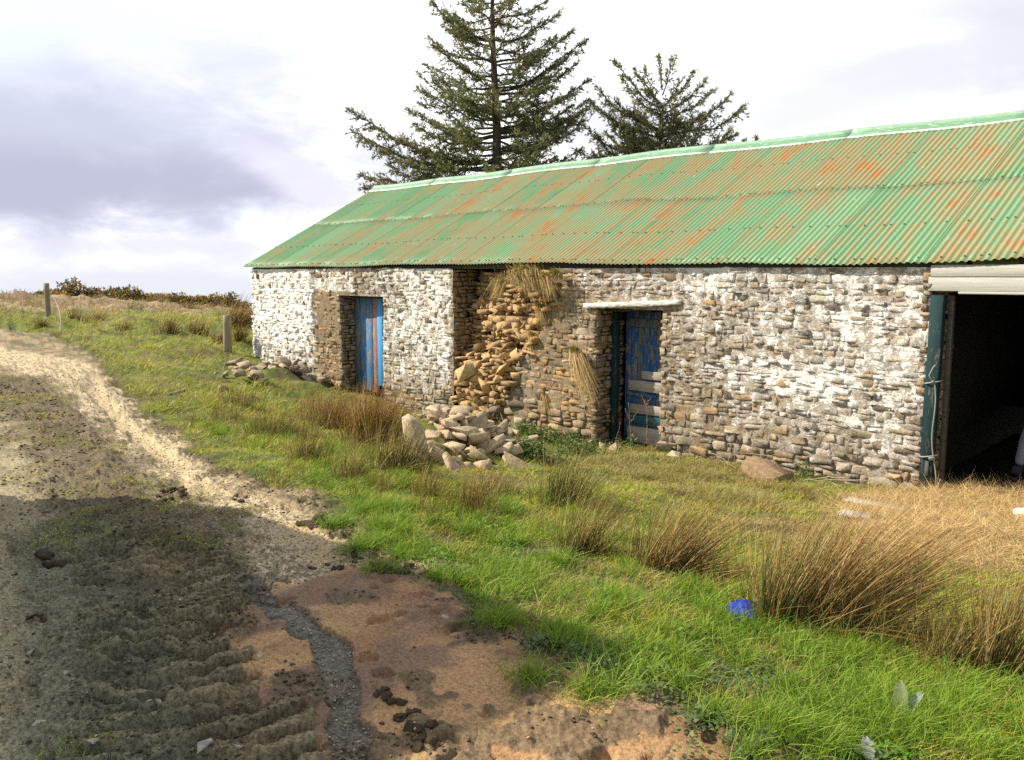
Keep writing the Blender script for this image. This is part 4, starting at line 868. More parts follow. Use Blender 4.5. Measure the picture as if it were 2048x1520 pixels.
crumbs('mud_crumbs', 60000, 2.6, 14, 'crumbled dark mud on the churned parts of the track', lambda x, y, m: m['track'] * (1 - .92 * m['clay'] * (1 - sst(fbm(x * 3.2, y * 3.2, 4, 62), .60, .64))) * (1 - m['rut1']) * np.clip(.25 + m['tyre'] + m['strip'] + m['edge'], 0, 1) * sst(fbm(x * 4, y * 4, 3, 91), .35, .6), [(.10, .085, .05), (.15, .13, .08), (.075, .06, .04), (.19, .16, .10)], .012)
# longer tussock grass here and there
def tuft_field(name, pts, n_each, rad_, hgt, label, c_a, c_b, lean=.2, w_=.004, spread=.45, droop=.5):
    X, Y = [], []
    for p_ in pts:
        n = int(n_each); rr_ = np.abs(vg.normal(0, rad_, n)); a_ = vg.uniform(0, 2 * np.pi, n); X.append(p_[0] + rr_ * np.cos(a_)); Y.append(p_[1] + rr_ * np.sin(a_))
    X = np.concatenate(X); Y = np.concatenate(Y); ok = outside_barn(X, Y); X, Y = X[ok], Y[ok]; n = len(X); L = hgt * vg.uniform(.4, 1.15, n)
    d = np.stack([vg.normal(0, spread, n), vg.normal(0, spread, n), np.ones(n)], 1) + RR * lean
    bend = np.stack([vg.normal(0, .3, n), vg.normal(0, .3, n), -vg.uniform(.1, 1., n) * droop], 1) * L[:, None]
    k = vg.random((n, 1)); c = np.array(c_a) * (1 - k) + np.array(c_b) * k; V, Lq, S, C = strands(np.stack([X, Y, H(X, Y) - .01], 1), d, L, np.full(n, w_) * vg.uniform(.7, 1.3, n), bend, c * .7, c, 3, 2, vg)
    o = mk(name, V, Lq, S, M['blade'], None, C); tag(o, label, 'grass', None, 'stuff'); return o
tus = [around(px, py, r_) for px, py, r_, n in [(1250, 1230, .7, 14), (1100, 1200, .6, 12), (950, 1100, .7, 12), (1200, 1340, .35, 7), (1620, 1350, .4, 8), (1850, 1400, .5, 14), (1750, 1320, .5, 10), (1980, 1400, .4, 10), (1600, 1480, .25, 6), (1480, 1470, .2, 4), (1480, 1330, .4, 8), (820, 1040, .7, 12), (760, 960, .8, 16), (600, 900, .9, 14), (900, 1060, .8, 14), (1050, 1000, .7, 14), (1380, 1200, .5, 10), (1300, 1060, .6, 8), (540, 870, .8, 12), (1920, 1500, .3, 10), (1760, 1480, .25, 8)] for _ in range(n)]
tuft_field('grass_tussocks', tus, 230, .07, .16, 'longer green tussocks in the near verge grass', (.14, .31, .02), (.36, .44, .06), .15, .0036)
dryp = [around(px, py, r_) for px, py, r_, n in [(1310, 950, .6, 22), (1400, 990, .5, 12), (1510, 1010, .2, 7), (1450, 950, .6, 14), (1230, 930, .3, 8), (1600, 1000, .5, 10), (1270, 905, .35, 8), (1750, 985, .4, 6)] for _ in range(n)]
tuft_field('dry_grass', dryp, 210, .10, .20, 'pale dry grass matted along the foot of the wall', (.48, .36, .15), (.30, .30, .07), .1, .005, .8, .9)
stk = [around(px, py, r_) for px, py, r_, n in [(520, 860, .9, 14), (620, 900, .9, 14), (720, 950, .9, 14), (850, 1010, .6, 8), (960, 1040, .5, 8), (1200, 1040, .4, 8), (1400, 1100, .4, 6), (1850, 1330, .4, 10), (1960, 1300, .4, 10)] for _ in range(n)]
tuft_field('rush_stalks', stk, 26, .05, .34, 'thin olive rush stalks scattered through the verge grass', (.34, .19, .06), (.17, .22, .04), .12, .0034, .20, .12)
tuft_field('dead_stalks', [around(px, py, r_) for px, py, r_, n in [(700, 900, .5, 8), (1440, 1180, .3, 10), (1700, 1250, .5, 12), (1620, 1300, .4, 6), (1000, 960, .6, 6), (1500, 1040, .5, 8)] for _ in range(n)], 9, .12, .28, 'broken pale stalks lying about in the rushes', (.62, .44, .22), (.50, .26, .14), .5, .0036, 1.4, .5)
# broad leaved ground cover at the wall foot and at the mud edge
def cover(name, pts, n_each, rad_, lw, label, ca, cb, hh=.05):
    P_ = []
    for p_ in pts:
        rr_ = np.abs(vg.normal(0, rad_, n_each)); a_ = vg.uniform(0, 2 * np.pi, n_each); P_.append(np.stack([p_[0] + rr_ * np.cos(a_), p_[1] + rr_ * np.sin(a_), vg.uniform(0, hh, n_each) * np.exp(-(rr_ / rad_ / 1.6) ** 2) * 2], 1))
    P_ = np.concatenate(P_); P_ = P_[outside_barn(P_[:, 0], P_[:, 1])]; n = len(P_); P_[:, 2] += H(P_[:, 0], P_[:, 1])
    d = vg.normal(0, 1, (n, 3)); d[:, 2] = np.abs(d[:, 2]) * .5; nr = vg.normal(0, .4, (n, 3)) + UP; k = vg.random((n, 1)); c = np.array(ca) * (1 - k) + np.array(cb) * k
    V, Lq, S, C = diamonds(P_, d, vg.uniform(.6, 1.3, n) * lw, vg.uniform(.5, .8, n) * lw, nr, c * .8, c); o = mk(name, V, Lq, S, M['blade'], None, C); tag(o, label, 'weeds', None, 'stuff')
cv = [around(px, py, r_) for px, py, r_, n in [(1060, 865, .35, 16), (1110, 890, .4, 16), (1040, 880, .3, 10), (1150, 910, .3, 8), (880, 840, .3, 7), (960, 850, .3, 6), (1095, 930, .3, 8), (1640, 960, .25, 6), (1270, 900, .3, 5), (1740, 970, .2, 4)] for _ in range(n)]
cover('nettles', cv, 110, .09, .045, 'dark green nettles and ivy at the foot of the collapsed wall', (.09, .14, .04), (.20, .26, .08), .11)
cm = [around(px, py, r_) for px, py, r_, n in [(1130, 1290, .15, 7), (1250, 1340, .25, 12), (1330, 1345, .2, 7), (1620, 1440, .3, 12), (1430, 1480, .2, 8), (1520, 1400, .3, 12), (1180, 1330, .12, 4), (1700, 1420, .3, 9), (1350, 1430, .15, 4), (1580, 1380, .2, 5)] for _ in range(n)]
cover('buttercup_leaves', cm, 60, .06, .022, 'small round leaved weeds creeping onto the clay', (.10, .15, .05), (.20, .25, .11), .02)
cvv = [around(px, py, r_) for px, py, r_, n in [(950, 1020, 1.0, 20), (1100, 1130, .8, 16), (1450, 1300, .4, 10), (1800, 1450, .5, 14), (1950, 1350, .4, 8), (700, 950, .9, 12)] for _ in range(n)]
cover('clover', cvv, 60, .10, .026, 'patches of clover in the verge grass', (.08, .20, .02), (.20, .32, .05), .03)
# straw littered at the wide doorway
def litter(name, Pn, N, label, zoff=.06, cc=(.60, .42, .19)):
    lo, hi = Pn.min(0), Pn.max(0); x = vg.uniform(lo[0], hi[0], N); y = vg.uniform(lo[1], hi[1], N); sd_ = sdf(Pn, x, y) + vg.normal(0, .16, N); k = (sd_ < 0) & ~((x > X0) & (x < BIG[0] + .02) & (y > -.05)) & (y < .9)
    x, y = x[k], y[k]; n = len(x); z = H(x, y) + vg.uniform(0, zoff, n); d = np.stack([vg.normal(0, 1, n), vg.normal(0, 1, n), vg.normal(.05, .22, n)], 1); L = vg.uniform(.05, .24, n)
    c = np.array(cc) * vg.uniform(.55, 1.25, (n, 1)) * vg.uniform(.9, 1.1, (n, 3)); V, Lq, S, C = strands(np.stack([x, y, z], 1), d, L, vg.uniform(.0022, .0042, n), vg.normal(0, .25, (n, 3)) * L[:, None], c, c, 2, 2, vg)
    o = mk(name, V, Lq, S, M['straw'], None, C); tag(o, label, 'straw', None, 'stuff')
litter('straw', STRAWP, 75000, 'golden straw strewn before the wide doorway')
# rush clumps
def rush(name, px, py, w_, hgt, n, lean, label, tone=.5, ang=.22, group=None, sw=.0042, cat='rushes'):
    g = G(px, py); gl = G0(px - w_ / 2, py); gr = G0(px + w_ / 2, py); half = np.hypot(*(gr - gl)) / 2
    q = vg.normal(0, .38, (n, 2)); fx = np.clip(q[:, 0], -1.1, 1.1); x = g[0] + RR[0] * fx * half + VH[0] * q[:, 1] * half * .5; y = g[1] + RR[1] * fx * half + VH[1] * q[:, 1] * half * .5; y = np.minimum(y, -.12) if g[1] < 0 else y
    z = H(x, y) - .02; L = hgt * vg.uniform(.45, 1.1, n); ln = lean * (.75 + .9 * fx)
    d = np.outer(ln + fx * .18, RR) + np.outer(vg.normal(0, ang, n) + q[:, 1] * .2, VH) + np.outer(vg.normal(0, ang, n), RR); d[:, 2] = 1
    wild = vg.random(n) < .13; d[wild] += RR * vg.normal(.5, 1.1, (wild.sum(), 1)) + VH * vg.normal(-.3, .7, (wild.sum(), 1)); L[wild] *= .8
    bend = (np.outer(vg.normal(.10, .10, n) + lean * .25, RR) + np.outer(vg.normal(0, .08, n), VH) - np.outer(vg.uniform(0, .2, n), UP)) * L[:, None]
    gcol = np.array((.085, .16, .03)); br = np.array((.60, .26, .075)); pale = np.array((.74, .53, .25))
    k = np.clip(vg.normal(tone, .28, n), 0, 1)[:, None]; c0 = gcol * (1 - k * .45) + br * k * .45; c1 = np.array((.19, .24, .045)) * (1 - k) + (br * .75 + pale * .25) * k
    pl = (vg.random(n) < .24)[:, None]; c1 = np.where(pl, pale, c1); c0 = np.where(pl, pale * .6, c0); v_ = vg.uniform(.35, 1.35, (n, 1))
    o_ = np.array([g[0], g[1], g[2]])
    V, Lq, S, C = strands(np.stack([x, y, z], 1) - o_, d, L, np.full(n, sw) * vg.uniform(.55, 1.35, n), bend, c0 * v_, c1 * v_, 5, 3, vg)
    o = mk(name, V, Lq, S, M['straw'], None, C); o.location = o_; tag(o, label, cat, group); return o
GR = 'clumps of rushes on the verge'
rush('rush_clump', 1635, 1262, 260, .74, 1100, .50, 'biggest brown rush clump, leaning right beside the blue plastic', .85, .16, GR, .0046)
rush('rush_clump', 1545, 1270, 90, .56, 260, .08, 'upright green rushes at the left side of the biggest clump', .25, .14, GR, .0046)
rush('rush_clump', 1325, 1148, 125, .56, 560, .42, 'brown rush clump with dark base in the middle of the verge', .7, .22, GR)
rush('rush_clump', 1165, 1108, 110, .46, 280, .2, 'greenish rush clump left of the mid verge clump', .45, .2, GR)
rush('rush_clump', 1130, 1008, 110, .56, 420, .12, 'green rush clump in front of the second door', .2, .18, GR)
rush('rush_clump', 940, 1028, 60, .46, 190, .18, 'small orange brown rush clump below the stone heap', .8, .18, GR)
rush('rush_clump', 745, 895, 105, .85, 950, .03, 'dense red brown rushes before the first door', .95, .13, GR, .006)
rush('rush_clump', 660, 855, 100, .66, 560, .03, 'red brown rushes left of the first door', .95, .13, GR, .006)
rush('rush_clump', 800, 950, 110, .55, 420, .08, 'dark green rushes left of the upright stone', .3, .14, GR, .0055)
rush('rush_clump', 560, 870, 150, .42, 380, .06, 'low green rushes on the bank below the corner stones', .3, .16, GR, .0055)
rush('rush_clump', 620, 930, 90, .40, 220, .1, 'sparse olive rushes by the track bank', .4, .18, GR, .005)
rush('rush_clump', 705, 965, 90, .38, 200, .1, 'thin mixed rushes in the grass below the brown clump', .45, .2, GR, .005)
rush('rush_clump', 485, 815, 90, .36, 200, .05, 'short dark rushes below the fence post', .35, .16, GR, .0055)
rush('rush_clump', 1990, 1350, 110, .60, 300, .12, 'upright golden rushes at the right edge of the photo', .6, .12, GR, .0046)
rush('rush_clump', 1890, 1335, 90, .40, 130, .15, 'thin green rushes between the biggest clump and the right edge', .35, .22, GR, .0042)
rush('rush_clump', 1430, 1170, 80, .26, 60, 1.0, 'flattened pale stalks between the two leaning clumps', .9, .35, GR)
rush('rush_clump', 860, 990, 90, .34, 150, .1, 'thin olive rushes in front of the stone heap', .4, .18, GR, .0046)
rush('rush_clump', 1000, 985, 70, .30, 110, .15, 'short green rushes right of the orange clump', .3, .2, GR, .0046)
rush('rush_clump', 600, 745, 40, .38, 130, .0, 'small dark rushes growing from the corner stones', .35, .14, GR, .006)
GH = 'rushes scattered over the hill'
rush('rush_clump', 470, 655, 60, 1.15, 330, .45, 'large windswept rush clump behind the corner fence post', .7, .18, GH, .014)
for px, py, w_, h__, lab in [(310, 612, 34, .7, 'brown rushes under the skyline gorse'), (395, 670, 60, .6, 'dark rushes on the slope left of the corner post'), (340, 672, 70, .55, 'brown rushes in mid slope'), (190, 640, 40, .5, 'rushes right of the far post'), (150, 640, 40, .45, 'low rushes at the bent wire'), (270, 625, 30, .45, 'small rushes in the upper field'), (245, 660, 34, .4, 'small rushes low in the field'), (380, 622, 30, .5, 'rushes below the skyline near the barn'), (80, 655, 30, .35, 'sparse rushes at the foot of the far post'), (440, 690, 40, .4, 'rushes behind the corner post foot'), (478, 690, 30, .5, 'rushes between corner post and barn')]:
    rush('rush_clump', px, py, w_, h__, 170, .12, lab, .55, .2, GH, .013)
# turf and dry roots hanging from the wall
def hanging(px, py, y0, r_, length, n, lean, label, green=.5, up=.10):
    g = PY(px, py, y0); rr_ = np.abs(vg.normal(0, .5, n)) * r_; a_ = vg.uniform(0, 2 * np.pi, n); root = np.stack([rr_ * np.cos(a_) * 1.0, rr_ * np.sin(a_) * .4, vg.uniform(-.5, .5, n) * r_ * .5], 1)
    L = length * vg.uniform(.25, 1.0, n); d = np.stack([vg.normal(.1, .35, n) + lean * .3, -np.abs(vg.normal(.35, .3, n)), vg.normal(.05, .45, n)], 1)
    short = vg.random(n) < .45; L[short] = up * vg.uniform(.5, 1.2, short.sum()); d[short] += np.array([0, -.2, .7])
    bend = np.stack([vg.normal(lean, .14, n), np.abs(vg.normal(.03, .06, n)), -np.ones(n) * vg.uniform(.75, 1.1, n)], 1) * L[:, None]; bend[short] *= .25; d[short] += np.array([0, -.5, 0])
    d[~short] *= np.array([.3, .3, .3]); L2 = L.copy(); L2[~short] *= .28
    k = np.where(short, vg.random(n) < green, vg.random(n) < .12)[:, None]; c = np.where(k, np.array((.32, .33, .06)), np.array((.64, .45, .20))) * vg.uniform(.6, 1.2, (n, 1))
    V, Lq, S, C = strands(root, d, L2, np.full(n, .009) * vg.uniform(.6, 1.3, n), bend, c * .8, c, 4, 2, vg)
    q = MB(); q.add(V, Lq, S, C); (r_ < .15 or r_ > .3) and q.bm(rock_bm(rs_, r_ * .55, r_ * .3, r_ * .28), (0, .02, -.01), None, (.16, .11, .06)); o = q.build('turf_tuft', M['straw']); o.location = g; tag(o, label, 'turf', 'turf hanging from the collapsed wall'); return o
hanging(1050, 546, -.22, .36, .30, 2000, .25, 'big arched turf overhanging the top of the gap under the eave', .55, .13)
hanging(1005, 560, -.18, .20, .34, 700, -.45, 'straw fringe at the left end of the overhanging turf', .3, .08)
hanging(1090, 552, -.2, .16, .36, 500, .35, 'turf trailing right under the eave', .35, .10)
hanging(1112, 545, -.17, .13, .14, 500, .0, 'green turf cushion right of the trailing one under the eave', .85, .10)
hanging(1080, 612, -.03, .10, .32, 420, .22, 'yellow green tuft on the wall halfway up', .8, .09)
hanging(1065, 668, .0, .10, .34, 340, .10, 'drooping dry tuft left of the small dark hole', .3, .07)
hanging(1150, 700, -.10, .13, .80, 800, .38, 'longest tuft hanging down left of the second door', .6, .10)
hanging(1088, 788, -.04, .06, .34, 160, .2, 'thin wisp of dry roots low on the wall', .1, .04)
hanging(950, 800, -.02, .14, .26, 260, .05, 'straggle of dry stalks at the bottom of the gap', .15, .12)
# bare stems and brambles by the wall
def canes(name, lst, label, col=(.42, .24, .17), r0=.005):
    q = MB(); o_ = None
    for (a_, b_, ya, yb, sag) in lst:
        A_, B_ = PY(a_[0], a_[1], ya), PY(b_[0], b_[1], yb)
        if o_ is None: o_ = A_.copy()
        k = np.linspace(0, 1, 8)[:, None]; pts = A_ + (B_ - A_) * k + UP * sag * 4 * k * (1 - k) + vg.normal(0, .006, (8, 3)); V, Lq, S = tube(pts - o_, np.linspace(r0, r0 * .5, 8), 5); q.add(V, Lq, S, np.array(col) * vg.uniform(.8, 1.2))
    o = q.build(name, M['straw']); o.location = o_; tag(o, label, 'stems', 'bare stems along the wall'); return o
canes('dead_stems', [((1262, 888), (1257, 805), -.15, -.2, 0), ((1262, 845), (1275, 822), -.17, -.2, 0), ((1262, 842), (1250, 818), -.17, -.2, 0), ((1305, 890), (1288, 870), -.15, -.2, 0)], 'thin branching stem in front of the patched door')
canes('dead_stems', [((1228, 892), (1241, 845), -.12, -.15, .0)], 'reddish stem rising at the left side of the second doorway')
canes('dead_stems', [((1292, 812), (1302, 795), -.2, -.22, 0), ((1294, 815), (1283, 790), -.2, -.22, 0), ((1294, 850), (1294, 812), -.2, -.2, 0), ((1294, 890), (1294, 850), -.2, -.2, 0)], 'forked reddish stem before the bare boards of the second door')
canes('bramble', [((1480, 945), (1420, 906), -.5, -.5, .02), ((1560, 915), (1430, 908), -.3, -.5, .03), ((1470, 950), (1470, 900), -.5, -.5, .0), ((1375, 935), (1410, 918), -.6, -.6, .02), ((1440, 980), (1462, 902), -.6, -.5, .02)], 'arching straw coloured canes left of the brown block', (.55, .40, .22))
canes('bramble', [((1612, 1005), (1614, 962), -.5, -.5, 0), ((1700, 955), (1605, 962), -.5, -.5, .02), ((1660, 963), (1710, 995), -.5, -.5, .02), ((1660, 963), (1700, 1002), -.5, -.6, .02), ((1740, 960), (1600, 960), -.5, -.55, .0), ((1675, 1010), (1690, 975), -.5, -.6, 0)], 'tangle of bleached stems right of the brown block', (.55, .42, .30))
canes('bramble', [((960, 860), (985, 780), -.2, .0, .03), ((925, 865), (960, 800), -.25, -.1, .04), ((1010, 850), (990, 800), -.2, .0, .03)], 'dry bramble canes at the foot of the gap', (.45, .32, .18))
canes('bramble', [((1290, 1010), (1290, 940), -.9, -.9, 0), ((1860, 1010), (1880, 960), -.4, -.3, 0), ((1840, 1030), (1895, 965), -.5, -.4, .02), ((1900, 1000), (1925, 975), -.3, -.3, 0)], 'pale stalks standing by the foot of the green post', (.60, .45, .22))
# planks on the straw
def plank(pa, pb, w_, th, label, mt='greyboard', lift=.03):
    a_, b_ = G(*pa), G(*pb); L = np.linalg.norm(b_ - a_); q = MB(); q.box((0, 0, 0), (L, w_, th), jit=.004); o = q.build('plank', M[mt]); o.location = (a_ + b_) / 2 + UP * (lift + th / 2 - .01)
    o.rotation_euler = (0, -math.atan2(b_[2] - a_[2], math.hypot(*(b_ - a_)[:2])), math.atan2(b_[1] - a_[1], b_[0] - a_[0])); tag(o, label, 'plank'); return o
plank((1690, 1012), (1815, 1032), .13, .035, 'pale plank lying on the straw left of the wide doorway', 'greyboard', .05)
plank((1680, 1040), (1745, 1050), .12, .03, 'short yellowed board below the longer plank', 'greyboard', .04)
plank((335, 790), (410, 765), .05, .03, 'old pole lying in the grass left of the corner stones', 'post', .0)
# fence posts and wire
def fpost(px, pyb, pyt, dia, label, tilt=0):
    g = G(px, pyb); hgt = (pyb - pyt) / F * ((g - CAM) @ FW); q = MB(); k = np.linspace(0, 1, 7)[:, None]
    pts = np.array([0, 0, -.3]) + (np.array([0, 0, .3]) + UP * hgt + RR * tilt * hgt) * k; V, Lq, S = tube(pts, np.linspace(dia / 2, dia / 2 * .9, 7), 14); V = V + vg.normal(0, .002, V.shape); q.add(V, Lq, S)
    o = q.build('fence_post', M['post'], None, False); o.location = g; tag(o, label, 'fence post', 'wooden fence posts'); return o
fpost(97, 635, 561, .19, 'far fence post on the hill with a bent wire beside it'); fpost(455, 708, 633, .20, 'stout fence post near the left corner of the barn', .03)
def wire(pts, label, r=.008):
    P_ = [];
    for (px, py, e) in pts: g = G(*e); dist = (g - CAM) @ VH; P_.append(at_dist(px, py, dist))
    P_ = np.array(P_); tt = np.linspace(0, len(P_) - 1, 24); Q = np.stack([np.interp(tt, range(len(P_)), P_[:, i]) for i in range(3)], 1); V, Lq, S = tube(Q - Q[0], r, 5); o = mk('wire', V, Lq, S, M['wire']); o.location = Q[0]; tag(o, label, 'wire')
wire([(104, 590, (100, 636)), (112, 604, (108, 642)), (118, 620, (114, 652)), (121, 640, (119, 662)), (120, 660, (120, 672)), (118, 672, (118, 672))], 'bent pale wire drooping from the far post to the ground', .007)
wire([(455, 715, (452, 765)), (448, 735, (448, 762)), (443, 762, (443, 762))], 'short wire hanging at the foot of the near fence post', .008)
# crumpled blue plastic tub
g = G(1482, 1252); q = MB(); n = 20; rg = np.random.default_rng(9); prof = [(.02, .0), (.062, .0), (.068, .004), (.078, .10), (.084, .104), (.084, .112), (.074, .108), (.060, .012), (.02, .010)]
V = []; 
for j, (r_, z_) in enumerate(prof):
    for i in range(n):
        a_ = 2 * np.pi * i / n; k = 1 + .20 * math.sin(a_ * 3 + j * 1.3) * (z_ > .02) + .06 * math.sin(a_ * 7 + j) - .22 * max(0, math.cos(a_ - 2)) * (z_ > .05); V.append((r_ * k * math.cos(a_), r_ * k * math.sin(a_), z_))
Lq = []; 
for j in range(len(prof) - 1):
    for i in range(n): Lq += [j * n + i, j * n + (i + 1) % n, (j + 1) * n + (i + 1) % n, (j + 1) * n + i]
q.add(V, Lq, [4] * (len(Lq) // 4)); q.add([V[i] for i in range(n)], list(range(n))[::-1], [n]); q.add([V[8 * n + i] for i in range(n)], list(range(n)), [n])
o = q.build('plastic_tub', M['bucket']); o.location = g + UP * .065; o.rotation_euler = (rad(128), rad(-10), rad(35)); tag(o, 'crumpled bright blue plastic tub lying in the grass', 'tub')
# dock leaves
def dock(px, py, leaves, label):
    g = G(px, py); root = empty('dock_plant', tuple(g)); tag(root, label, 'dock plant', 'dock plants in the near corner')
    for (ang, L, w_, rise, c) in leaves:
        dr = RR * math.cos(rad(ang)) + VH * math.sin(rad(ang)); s_ = np.cross(dr, UP); V = []; n = 9
        for i in range(n):
            k = i / (n - 1); p_ = dr * L * k * math.cos(rad(rise)) + UP * (L * k * math.sin(rad(rise)) + .02 - .35 * L * k ** 3 * .4); ww = w_ * math.sin(math.pi * min(1, (k * .93 + .03)) ** .8) ** .8 * .5 + .002
            for t_ in (-1, -.5, 0, .5, 1): V.append(p_ + s_ * ww * t_ + UP * (abs(t_) * ww * .35 + .004 * math.sin(i * 2.2 + t_ * 3)))
        Lq = []
        for i in range(n - 1):
            for j in range(4): Lq += [i * 5 + j, i * 5 + j + 1, (i + 1) * 5 + j + 1, (i + 1) * 5 + j]
        mk('leaf', V, Lq, [4] * (len(Lq) // 4), M['blade'], root, np.tile(c, (len(V), 1)), None, True)
dock(1800, 1462, [(70, .17, .05, 55, (.20, .24, .10)), (35, .17, .04, 35, (.34, .36, .33)), (170, .12, .05, 20, (.07, .14, .03)), (250, .10, .05, 15, (.14, .17, .05))], 'dock plant with one leaf standing upright by the mud edge')
dock(1868, 1482, [(175, .14, .09, 12, (.16, .20, .08)), (10, .06, .04, 30, (.10, .18, .04)), (120, .08, .05, 20, (.10, .2, .04))], 'dock plant with one broad pale leaf lying flat')
dock(1740, 1530, [(80, .10, .04, 30, (.30, .32, .28)), (20, .10, .05, 15, (.12, .18, .06)), (140, .1, .04, 25, (.12, .18, .06))], 'dock seedling at the bottom edge of the photo')
# white block at the right edge
g = G(2050, 1042); stone('stone', g, (.10, .07, .08), 'white painted stone in the straw at the right edge', 'stone', None, 0, None, .3, 16, (.75, .74, .68))
# gorse on the skyline
def gorse(px, py, dist, w_, hgt, n, label, yel=.15):
    c0 = at_dist(px, py, dist); gz = h1(c0[0], c0[1]); P_ = []; nb = max(3, int(w_ * 1.6))
    for i in range(nb):
        cx = (i + .5) / nb * w_ - w_ / 2 + vg.normal(0, .1); hh = 1.35 * hgt * vg.uniform(.55, 1.05) * (1 - .5 * abs(cx / w_ * 2) ** 2); m_ = n // nb; r_ = w_ / nb * vg.uniform(.7, 1.1)
        a_ = vg.normal(0, 1, (m_, 3)); a_ /= np.linalg.norm(a_, axis=1)[:, None]; a_ *= vg.uniform(.35, 1.12, (m_, 1)); P_.append(np.outer(cx + a_[:, 0] * r_, RR) + np.outer(a_[:, 1] * r_ + vg.normal(0, .2), VH) + np.outer(hh * .5 + a_[:, 2] * hh * .55, UP))
    P_ = np.concatenate(P_); P_[:, 2] = np.maximum(P_[:, 2], 0); k = len(P_); d = vg.normal(0, 1, (k, 3)) + UP * .8; c = np.where((vg.random(k) < yel)[:, None], np.array((.55, .33, .03)), np.where((vg.random(k) < .5)[:, None], np.array((.22, .15, .08)), np.array((.09, .10, .04)))) * vg.uniform(.6, 1.2, (k, 1))
    V, Lq, S, C = diamonds(P_, d, vg.uniform(.10, .26, k), vg.uniform(.05, .12, k), vg.normal(0, 1, (k, 3)), c, c)
    root = empty('gorse_bush', (c0[0], c0[1], gz - .05)); mk('crown', V, Lq, S, M['needle'], root, C); q = MB()
    for i in range(5): V, Lq, S = tube([(0, 0, -.1), (vg.normal(0, .2), vg.normal(0, .2), hgt * .4), (vg.normal(0, w_ * .25), vg.normal(0, .3), hgt * .8)], [.05, .035, .015], 5); q.add(V, Lq, S)
    q.build('trunk', M['bark'], root); tag(root, label, 'gorse', 'gorse bushes on the skyline')
for a_ in [(137, 575, 46, 3.0, 1.0, 3400, 'tallest gorse bush just right of the far post', .2), (110, 580, 45, 1.2, .6, 900, 'yellow flowering gorse touching the far post', .6), (180, 585, 46, 1.4, .55, 900, 'low gorse right of the tallest bush', .1), (235, 583, 45, 1.8, .75, 1500, 'dark domed gorse in the middle of the skyline', .12), (275, 590, 45, 2.0, .8, 1500, 'ragged gorse right of the dark domed one', .25), (305, 598, 45, 1.3, .5, 800, 'low dark gorse on the falling skyline', .08), (345, 600, 44, 2.0, .6, 1300, 'rounded gorse halfway down the skyline', .15), (395, 608, 44, 1.6, .4, 800, 'small gorse with orange tint', .35), (430, 612, 44, 1.6, .5, 900, 'yellowish gorse near the barn corner', .4), (30, 575, 47, 2.5, .35, 900, 'thin scrubby gorse at the left edge', .05), (462, 616, 43, 1.5, .55, 800, 'brown gorse behind the windswept rushes', .1)]: gorse(*a_)

